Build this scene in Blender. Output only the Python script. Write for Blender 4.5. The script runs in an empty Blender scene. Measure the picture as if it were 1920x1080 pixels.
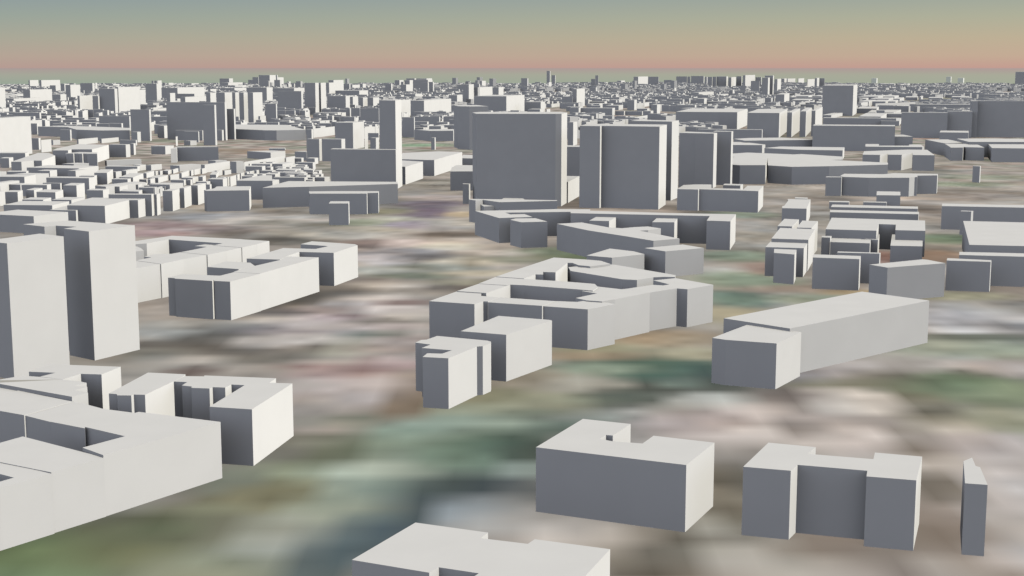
import bpy, math, random
import numpy as np
random.seed(11); rng = np.random.default_rng(7)
scene = bpy.context.scene
COL = scene.collection

# ------------------------------------------------------------------ materials
def srgb(h):
    v = [int(h[i:i+2], 16)/255 for i in (0, 2, 4)]
    return [x/12.92 if x <= .04045 else ((x+.055)/1.055)**2.4 for x in v]

def plaster():
    m = bpy.data.materials.new('pale_plaster'); m.use_nodes = True
    nt = m.node_tree; b = nt.nodes['Principled BSDF']
    b.inputs['Roughness'].default_value = 1.0
    b.inputs['Specular IOR Level'].default_value = 0.0
    tc = nt.nodes.new('ShaderNodeTexCoord'); no = nt.nodes.new('ShaderNodeTexNoise')
    no.inputs['Scale'].default_value = .06; no.inputs['Detail'].default_value = 4
    r = nt.nodes.new('ShaderNodeValToRGB')
    r.color_ramp.elements[0].position = .3; r.color_ramp.elements[1].position = .7
    r.color_ramp.elements[0].color = (.785, .785, .785, 1); r.color_ramp.elements[1].color = (.815, .815, .815, 1)
    nt.links.new(tc.outputs['Object'], no.inputs['Vector'])
    nt.links.new(no.outputs['Fac'], r.inputs['Fac']); nt.links.new(r.outputs['Color'], b.inputs['Base Color'])
    return m
PLASTER = plaster()

def ground_mat():
    m = bpy.data.materials.new('mottled_ground'); m.use_nodes = True
    nt = m.node_tree; N = nt.nodes; Lk = nt.links; b = N['Principled BSDF']
    b.inputs['Roughness'].default_value = 1.0
    b.inputs['Specular IOR Level'].default_value = 0.0
    geo = N.new('ShaderNodeNewGeometry')
    def noise(scale, detail, rough=.5, off=0.0):
        mp = N.new('ShaderNodeMapping'); mp.inputs['Scale'].default_value = (scale, scale, scale)
        mp.inputs['Location'].default_value = (off, off*1.7, off*.3); mp.inputs['Rotation'].default_value = (0, 0, off)
        Lk.new(geo.outputs['Position'], mp.inputs['Vector'])
        n = N.new('ShaderNodeTexNoise'); n.inputs['Scale'].default_value = 1; n.inputs['Detail'].default_value = detail
        n.inputs['Roughness'].default_value = rough
        Lk.new(mp.outputs['Vector'], n.inputs['Vector']); return n.outputs['Fac']
    def ramp(src, stops):
        r = N.new('ShaderNodeValToRGB'); e = r.color_ramp.elements
        while len(e) < len(stops): e.new(.5)
        for i, (p, c) in enumerate(stops):
            e[i].position = p; e[i].color = (*c, 1)
        r.color_ramp.interpolation = 'EASE'
        Lk.new(src, r.inputs['Fac']); return r.outputs['Color']
    K = lambda h: [x/.86 for x in srgb(h)]
    base = ramp(noise(1/34, .6), [(.30, K('544f49')), (.42, K('857f78')), (.52, K('aaa39e')), (.60, K('c2bab5')), (.70, K('d8d1cc'))])
    tint = ramp(noise(1/75, 1.5, off=3.1), [(.3, K('c49f94')), (.42, K('b4a6a2')), (.52, K('a7a49e')), (.62, K('93a08e')), (.72, K('7d9a80'))])
    mx = N.new('ShaderNodeMix'); mx.data_type = 'RGBA'; mx.inputs[0].default_value = .42
    Lk.new(base, mx.inputs[6]); Lk.new(tint, mx.inputs[7])
    at = N.new('ShaderNodeAttribute'); at.attribute_name = 'patches'
    m2 = N.new('ShaderNodeMix'); m2.data_type = 'RGBA'
    Lk.new(at.outputs['Alpha'], m2.inputs[0]); Lk.new(mx.outputs[2], m2.inputs[6]); Lk.new(at.outputs['Color'], m2.inputs[7])
    Lk.new(m2.outputs[2], b.inputs['Base Color'])
    return m

# ------------------------------------------------------------------ ground sheet
PATCH = [
(-138,392,23,18,'6f8a5a'),
(-117,394,15,18,'7d8460'),
(-109,415,19,15,'6d7256'),
(-127,380,10,8,'7f9a6c'),
(-99,383,9,9,'989e84'),
(-89,423,8,13,'8a8a72'),
(-85,448,10,9,'8a8562'),
(-74,457,10,11,'8f8a64'),
(-70,408,10,16,'a5aaa0'),
(-79,386,11,9,'8d937a'),
(-97,472,9,10,'7c8478'),
(-54,392,8,18,'586b70'),
(-52,413,6,12,'586a70'),
(-75,482,11,11,'8b9478'),
(-56,448,10,12,'93a08f'),
(-61,510,12,12,'6e7a62'),
(-80,520,12,9,'8f8c84'),
(-76,545,11,12,'a79d98'),
(-49,484,17,11,'a5b0a0'),
(-40,520,12,11,'7f9482'),
(-47,463,11,9,'93a396'),
(-21,498,14,21,'6b8778'),
(-12,520,12,9,'5f7d6c'),
(-5,535,14,13,'556656'),
(1,486,8,7,'9fb0ac'),
(-25,464,13,11,'56666a'),
(-11,467,11,9,'4f5c66'),
(-33,442,7,17,'44545c'),
(-38,420,5,9,'4c5b66'),
(-11,439,13,10,'8f99a3'),
(5,454,9,11,'76787a'),
(7,430,12,10,'a8a5a5'),
(16,413,10,9,'b9b2ae'),
(36,394,6,6,'8a8478'),
(30,409,8,7,'b5aca4'),
(43,392,9,9,'777064'),
(68,439,5,17,'837b6b'),
(70,387,11,7,'aba6a0'),
(76,469,4,14,'6d685c'),
(78,545,13,10,'a89a98'),
(67,558,13,11,'b3a7a7'),
(99,570,13,8,'c4b9b5'),
(89,535,12,8,'c9beba'),
(118,567,13,13,'b0a5a2'),
(122,596,11,9,'8a7a77'),
(144,642,15,10,'b5adb2'),
(128,641,12,10,'97929a'),
(159,628,31,10,'7f7f6b'),
(153,584,20,12,'c2b9b0'),
(139,574,13,7,'cfc6be'),
(193,620,19,19,'73876a'),
(207,596,14,14,'7d8a6e'),
(171,570,8,9,'77705f'),
(178,550,13,10,'9a9a84'),
(199,554,11,12,'8a8f78'),
(186,656,15,10,'b3a9a3'),
(239,701,21,14,'97a594'),
(249,786,15,21,'a9a9b0'),
(269,766,18,16,'86878c'),
(217,708,19,14,'a6ab98'),
(150,517,6,20,'6c6252'),
(149,493,9,10,'c0b6ae'),
(168,517,12,12,'b5a9a6'),
(138,525,14,13,'beb2ae'),
(144,463,7,12,'857c70'),
(174,485,9,13,'b8afac'),
(154,423,8,12,'c2bab6'),
(135,415,6,20,'9a8c84'),
(121,385,9,6,'a8a09a'),
(99,396,12,9,'9c8f86'),
(87,403,9,7,'a09286'),
(79,387,11,6,'b0ada6'),
(64,662,23,14,'4f7566'),
(46,704,16,11,'a8a686'),
(81,730,20,13,'b09c80'),
(42,684,16,8,'ab977a'),
(90,654,13,11,'56706a'),
(79,620,17,13,'555f5a'),
(48,654,18,11,'8f9f8c'),
(31,622,14,11,'a5a59c'),
(55,596,16,9,'686f66'),
(46,584,14,7,'565c50'),
(18,586,14,12,'9a9c84'),
(-7,596,14,12,'8f8f72'),
(-15,574,13,9,'9aa088'),
(-21,554,15,10,'90a394'),
(-33,537,12,10,'8aa296'),
(10,639,12,14,'a59a86'),
(30,561,17,7,'8f9690'),
(62,576,16,7,'a5a6a2'),
(82,593,11,9,'a9b0ae'),
(9,565,13,7,'6f7c6c'),
(87,692,13,11,'a9a488'),
(138,860,13,20,'6f8878'),
(157,938,21,24,'8aa08c'),
(126,803,15,18,'a9a184'),
(-70,706,19,10,'a89a98'),
(-78,659,20,7,'a38484'),
(-66,664,15,6,'ae8a8a'),
(-111,723,17,12,'c0b6b0'),
(-122,692,16,13,'7e7872'),
(-59,720,11,14,'b9a9aa'),
(-57,620,12,13,'bdb2b2'),
(-74,599,16,12,'b5abaa'),
(-45,579,5,15,'8b7a66'),
(-95,620,12,9,'b2a9a4'),
(-121,645,15,12,'9f9790'),
(-156,715,22,11,'6f6a64'),
(-178,750,14,11,'a8a8a4'),
(-175,692,13,11,'8c8a82'),
(-158,766,18,11,'9fa0a0'),
(-129,786,15,10,'c3bab2'),
(-108,766,15,10,'b9aea9'),
(-106,818,16,9,'9d8f90'),
(-92,860,16,10,'cabfb9'),
(-78,782,15,8,'8f8a84'),
(-61,803,15,9,'c5bcb4'),
(-84,926,18,12,'b3aaa0'),
(-68,1002,19,14,'8a8c7c'),
(-55,899,17,11,'8c847c'),
(-39,1031,20,15,'d0c9b8'),
(-22,970,22,10,'b9b09a'),
(-28,926,21,9,'96907a'),
(0,1039,24,12,'8f907c'),
(-105,1060,20,15,'b7b0b4'),
(-115,892,17,13,'77716c'),
(-131,860,20,14,'6c6761'),
(-166,821,13,15,'7a7670'),
(-308,1274,29,22,'a98f92'),
(-308,1215,23,16,'a2898c'),
(-286,1353,36,20,'aeb0b8'),
(-247,1231,23,16,'968a8a'),
(-232,1338,25,19,'bdb8b4'),
(-194,1239,23,17,'a9a196'),
(-190,1154,22,14,'8a857b'),
(-168,1199,18,16,'bcb9b0'),
(-140,1191,18,15,'a9a49c'),
(-140,1086,21,16,'989188'),
(-93,1368,21,25,'85788a'),
(-84,1477,22,24,'8a7e90'),
(-91,1274,14,18,'a89cac'),
(-115,1389,21,21,'8f9078'),
(-122,1239,19,17,'a8a294'),
(-63,1283,19,18,'b8b2a8'),
(-55,1119,17,14,'c5bfae'),
(-50,1199,18,12,'74695f'),
(-46,1368,15,15,'c4b08c'),
(-76,1552,23,19,'b5a8a8'),
(-104,1732,26,24,'9c9a93'),
(-87,1092,21,13,'9b9aa2'),
(56,1060,24,18,'75886a'),
(41,1092,21,13,'86947c'),
(203,1191,18,19,'a39c90'),
(173,1060,20,18,'8fa08c'),
(180,989,11,21,'a88c80'),
(174,899,21,11,'a89484'),
(278,1054,12,24,'a98078'),
(183,860,20,12,'96a08c'),
(219,885,17,6,'b49c70'),
(320,1060,16,22,'a98a74'),
(363,1169,27,22,'74886a'),
(547,1732,39,24,'8c9a80'),
(624,1844,42,27,'a0a890'),
(410,1432,22,28,'85796f'),
(429,1539,35,13,'b8a698'),
(326,1605,36,28,'a39c94'),
(279,1421,32,22,'b0a8a0'),
(275,871,20,10,'a6a68c'),
(282,786,9,10,'c0c0c4'),
(238,1578,24,27,'9c9684'),
(222,1368,21,20,'8fa090'),
(-172,2619,59,46,'85b08c'),
(2311,6740,301,264,'8fa070'),
(2111,6508,146,224,'8fa070'),
(-414,2401,45,46,'b59a7a'),
(-523,2448,55,48,'a08870'),
(-454,1585,24,27,'8d8a80'),
(487,1404,32,21,'b0a8a0'),
(-249,786,18,34,'8c887f'),
(138,753,12,16,'9a9c88'),
(227,656,15,12,'b9aeaa'),
(-81,581,13,9,'9d9491'),
(33,472,11,19,'8f8d86'),
(63,410,8,9,'8d867a'),
(-163,736,14,12,'6a6762'),
(-189,762,15,13,'aaaaa8'),
(-127,721,17,10,'c2bbb8'),
(-99,706,5,8,'6f6a66'),
(-87,708,14,14,'aeb0a0'),
(-115,775,18,8,'c0b3b4'),
(-89,769,15,8,'b8aeae'),
(-71,812,19,9,'c8bdb8'),
(-155,836,13,12,'757270'),
(-148,648,4,7,'7a6a66'),
(-78,667,10,7,'b0a8a0'),
(-68,658,3,13,'8d6f6a'),
(-85,642,15,9,'ae928e'),
(-61,667,9,10,'b8a6a6'),
(-71,606,21,19,'b9aeb0'),
(-46,602,3,26,'877562'),
(-83,585,9,10,'a9a29c'),
(-73,551,11,7,'a0a398'),
(-64,557,9,7,'7c8478'),
(-73,524,10,8,'7f8874'),
(-84,505,6,9,'7d7c74'),
(-71,499,6,9,'666c5a'),
(-48,511,10,9,'8b9a88'),
(-41,537,12,8,'8fa898'),
(-3,548,13,7,'a3b3a0'),
(-19,511,12,12,'5f7d70'),
(-9,493,8,9,'6f8d7d'),
(4,505,6,19,'4c5a50'),
(3,487,5,5,'9fb2ac'),
(-17,463,11,8,'50605f'),
(-6,463,9,7,'4a555e'),
(-31,451,4,16,'526267'),
(-40,463,9,9,'879c90'),
(-49,479,17,5,'a6b3a3'),
(-52,468,5,4,'839284'),
(-77,461,11,9,'7f7a56'),
(-82,451,9,8,'8c8762'),
(-59,439,10,9,'a3a890'),
(-41,439,9,9,'96a396'),
(-46,416,10,7,'556a70'),
(-34,432,7,8,'4f6064'),
(-13,439,12,7,'97a3ac'),
(-2,427,10,7,'a5a8aa'),
(4,461,5,9,'787c7a'),
(-56,416,7,6,'9ba398'),
(-74,423,10,5,'a0a494'),
(-95,439,9,7,'8f9478'),
(-108,421,8,7,'707a58'),
(76,727,14,12,'b39d7c'),
(63,640,12,8,'557a6c'),
(80,656,10,6,'5a7c70'),
(50,598,14,12,'4f5c54'),
(63,608,9,8,'5c645f'),
(76,623,6,4,'8aa59c'),
(80,589,11,10,'b8b4ae'),
(120,593,4,16,'7a706a'),
(114,598,6,8,'8d8580'),
(140,589,16,15,'cdc5be'),
(142,575,11,7,'d0c8c0'),
(141,645,12,6,'9a979c'),
(157,662,15,6,'c0b9bb'),
(167,640,15,6,'8a8478'),
(173,589,6,18,'6f7058'),
(172,566,7,11,'837c68'),
(204,629,14,16,'76906e'),
(218,608,12,15,'8a9c7c'),
(212,645,6,5,'5f6054'),
(266,764,12,10,'77787e'),
(245,734,20,7,'6c7468'),
(251,756,17,8,'c8c8cc'),
(82,566,13,7,'a59898'),
(93,537,8,7,'c8c0bc'),
(111,541,5,8,'857a74'),
(121,529,8,8,'c5bcb8'),
(141,529,7,7,'d3cac6'),
(154,521,5,14,'8a8178'),
(137,553,19,5,'a69c98'),
(175,545,8,10,'bbb2ac'),
(202,562,9,11,'a8a890'),
(183,521,8,11,'b4aaa8'),
(156,493,6,8,'b5ada6'),
(146,465,5,12,'7d7468'),
(168,474,7,10,'c2bab8'),
(161,445,7,10,'bcb2ae'),
(129,419,5,15,'958980'),
(142,400,8,7,'c4bcba'),
(94,407,10,7,'9a8a80'),
(93,385,9,5,'c0b8b2'),
(107,383,8,5,'93847c'),
(62,424,7,8,'b0aca2'),
(71,436,3,14,'7f7868'),
(71,453,4,7,'a39c8c'),
(48,405,8,10,'6b665a'),
(40,383,6,6,'6a6458'),
(55,400,6,7,'a09c90'),
(64,396,6,6,'b4b0aa'),
(79,405,8,8,'aaa49c'),
(-269,1296,24,14,'c0bebe'),
(-281,1239,14,17,'b9a9aa'),
(-301,1211,18,16,'a8888a'),
(-238,1227,12,20,'77726c'),
(-268,1239,9,17,'b5a2a4'),
(-225,1296,20,14,'8e8c84'),
(-191,1211,18,16,'a3a097'),
(-190,1161,13,15,'6f6b66'),
(-176,1269,14,17,'85837a'),
(-139,1296,15,18,'9aa088'),
(-109,1329,15,19,'b0b0a0'),
(-92,1283,12,18,'9f93a2'),
(-84,1394,13,32,'7d6d86'),
(-64,1269,12,22,'8f8a8a'),
(-89,1136,13,18,'c2b0aa'),
(-115,1136,13,18,'8a7874'),
(-117,1092,17,10,'c8b8b4'),
(-67,1051,16,21,'75757a'),
(-85,1031,12,20,'c0bcc2'),
(-45,1002,15,17,'a9b3b0'),
(-32,1022,8,23,'8a7f66'),
(-87,983,19,11,'b5bab6'),
(-67,958,18,13,'7d8676'),
(-89,933,18,12,'7a706e'),
(-46,903,17,9,'6c625c'),
(-69,910,14,9,'c5bfba'),
(-70,846,13,8,'8f7874'),
(-73,821,13,7,'d0c2be'),
(-97,846,13,10,'a8a4a8'),
(-117,875,13,13,'706c68'),
(-129,808,12,9,'77757a'),
(-106,791,18,9,'c5b2b8'),
(-91,798,9,7,'917a7c'),
(-70,764,12,10,'b3aaae'),
(-115,718,19,7,'c8c2c0'),
(-120,753,17,8,'a79da2'),
(-140,758,12,10,'77737a'),
(-164,758,14,11,'62605e'),
(-184,742,11,12,'b0b2b2'),
(-102,713,5,7,'6a6260'),
(-71,742,11,8,'7e8884'),
(-60,718,11,11,'9ba0a8'),
(-142,695,13,8,'6f6b66'),
(-156,678,13,8,'b5b0ab'),
(-122,681,13,8,'77736a'),
(-69,660,3,10,'8a6a68'),
(-50,401,9,9,'5d7076'),
(-42,410,6,8,'54646a'),
(-43,428,8,6,'5c7074'),
(-20,475,9,8,'5a6a68'),
(17,545,13,7,'67786c'),
(32,591,16,7,'8f9884'),
(43,656,15,6,'9aa890'),
(94,645,7,12,'5c7474')
]
def lines(a, b, step, grow=1.0):
    v = [a]
    while v[-1] < b:
        v.append(v[-1]+step); step *= grow
    return v
def make_ground():
    # the ground picture is coarse: colour cells CELL metres wide, blended linearly into each other
    CELL = 10.0
    def colour(X, Y):
        def vn(cell, seed):
            g = np.random.default_rng(seed).uniform(-1, 1, (1024, 1024))
            U, V = X/cell, Y/cell; i, j = np.floor(U).astype(int), np.floor(V).astype(int); u, v = U-i, V-j
            u = u*u*(3-2*u); v = v*v*(3-2*v); G = lambda p, q: g[p % 1024, q % 1024]
            return (G(i, j)*(1-u)+G(i+1, j)*u)*(1-v)+(G(i, j+1)*(1-u)+G(i+1, j+1)*u)*v
        base = np.array(srgb('a39c96'))*(1+.26*vn(45, 1))[..., None]*(1+np.stack([.08*vn(70, 2), .02*vn(60, 3), -.07*vn(70, 2)], -1))
        num = base*.06; den = np.full(X.shape, .06); rem = np.ones(X.shape)
        for (cx, cy, rx, ry, c) in PATCH:
            rx = max(rx*1.1, 8); ry = max(ry*1.1, 7)
            d = ((X-cx)/rx)**2 + ((Y-cy)/ry)**2
            w = np.exp(-d*1.3)*(900/(rx*ry))**.4
            num += w[..., None]*np.array(srgb(c)); den += w; rem *= (1-.95*np.exp(-d*.55))
        c = num/den[..., None]
        lum = c @ np.array([.25, .65, .10]); warm = np.clip((c[..., :1]-c[..., 1:2])/.04+.5, 0, 1); c = lum[..., None] + (c-lum[..., None])*(.64-.04*warm)
        c = .37*(c/.35)**1.18
        rnd = np.random.default_rng(9).uniform(-1, 1, X.shape)
        far = np.clip((Y-600)/500, 0, 1)
        c *= (1+.17*rnd+.14*vn(30, 6)+.26*far*vn(38, 12)+.14*far*vn(60, 13))[..., None]*(1+np.stack([.05*vn(22, 8), 0*X, -.05*vn(22, 8)], -1))
        return c/.86, np.maximum(1-rem, 1-np.clip((Y-1500)/1200, 0, 1))
    gx = np.arange(-560, 561, CELL); gy = np.arange(280, 1700, CELL)
    GX, GY = np.meshgrid(gx, gy); GC, GA = colour(GX, GY)
    ys = [-3000, -1000, 0, 200] + lines(280, 900, CELL/3)[:-1] + lines(900, 1690, 5.0) + lines(1700, 12350, 5.0, 1.012)
    xs = lines(0, 555, CELL/3)[:-1] + lines(560, 1100, 7.0, 1.01) + [1500, 2200, 3500, 6000, 11000]
    xs = sorted([-x for x in xs[1:]] + xs)
    X, Y = np.meshgrid(np.array(xs, float), np.array(ys, float)); nx, ny = len(xs), len(ys)
    colr, alpha = colour(X, Y)
    U = (X-gx[0])/CELL; V = (Y-gy[0])/CELL
    ins = (U >= 0) & (V >= 0) & (U < len(gx)-1) & (V < len(gy)-1)
    i = np.clip(np.floor(U).astype(int), 0, len(gx)-2); j = np.clip(np.floor(V).astype(int), 0, len(gy)-2)
    u = (U-i)[..., None]; v = (V-j)[..., None]
    bil = (GC[j, i]*(1-u)+GC[j, i+1]*u)*(1-v)+(GC[j+1, i]*(1-u)+GC[j+1, i+1]*u)*v
    colr = np.where(ins[..., None], bil, colr)
    verts = np.stack([X.ravel(), Y.ravel(), np.zeros(X.size)], 1)
    i = np.arange(ny-1)[:, None]*nx+np.arange(nx-1)[None]
    faces = np.stack([i, i+1, i+nx+1, i+nx], -1).reshape(-1, 4)
    me = bpy.data.meshes.new('ground'); me.from_pydata(verts.tolist(), [], faces.tolist())
    a = me.color_attributes.new('patches', 'FLOAT_COLOR', 'POINT')
    a.data.foreach_set('color', np.concatenate([colr.reshape(-1, 3), alpha.reshape(-1, 1)], 1).astype(np.float32).ravel())
    me.materials.append(ground_mat())
    o = bpy.data.objects.new('ground', me); COL.objects.link(o); o['kind'] = 'structure'
    return o
make_ground()

# ------------------------------------------------------------------ buildings
def mesh(name, verts, faces):
    me = bpy.data.meshes.new(name); me.from_pydata(verts, [], faces); me.materials.append(PLASTER); return me
def walls_geo(p, z0, z1):
    n = len(p)
    return [(x, y, z0) for x, y in p]+[(x, y, z1) for x, y in p], [(i, (i+1) % n, n+(i+1) % n, n+i) for i in range(n)]
def building(kind, label, group, h, parts, s):
    v = [float(t) for t in s.split(',')]; p = list(zip(v[::2], v[1::2])); n = len(p)
    cx, cy = sum(q[0] for q in p)/n, sum(q[1] for q in p)/n
    q = [(x-cx, y-cy) for x, y in p]
    vs, fs = walls_geo(q, -.5, h)
    if parts:
        o = bpy.data.objects.new(kind, None); COL.objects.link(o)
        w = bpy.data.objects.new('wall', mesh('wall', vs, fs)); COL.objects.link(w); w.parent = o
        r = bpy.data.objects.new('roof', mesh('roof', [(x, y, h) for x, y in q], [tuple(range(n))])); COL.objects.link(r); r.parent = o
    else:
        o = bpy.data.objects.new(kind, mesh(kind, vs, fs+[tuple(range(n, 2*n))])); COL.objects.link(o)
    o.location = (cx, cy, 0); o['label'] = label; o['category'] = kind.replace('_', ' ') if kind != 'courtyard_block' else 'courtyard block'
    if group: o['group'] = group
    return p
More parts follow.
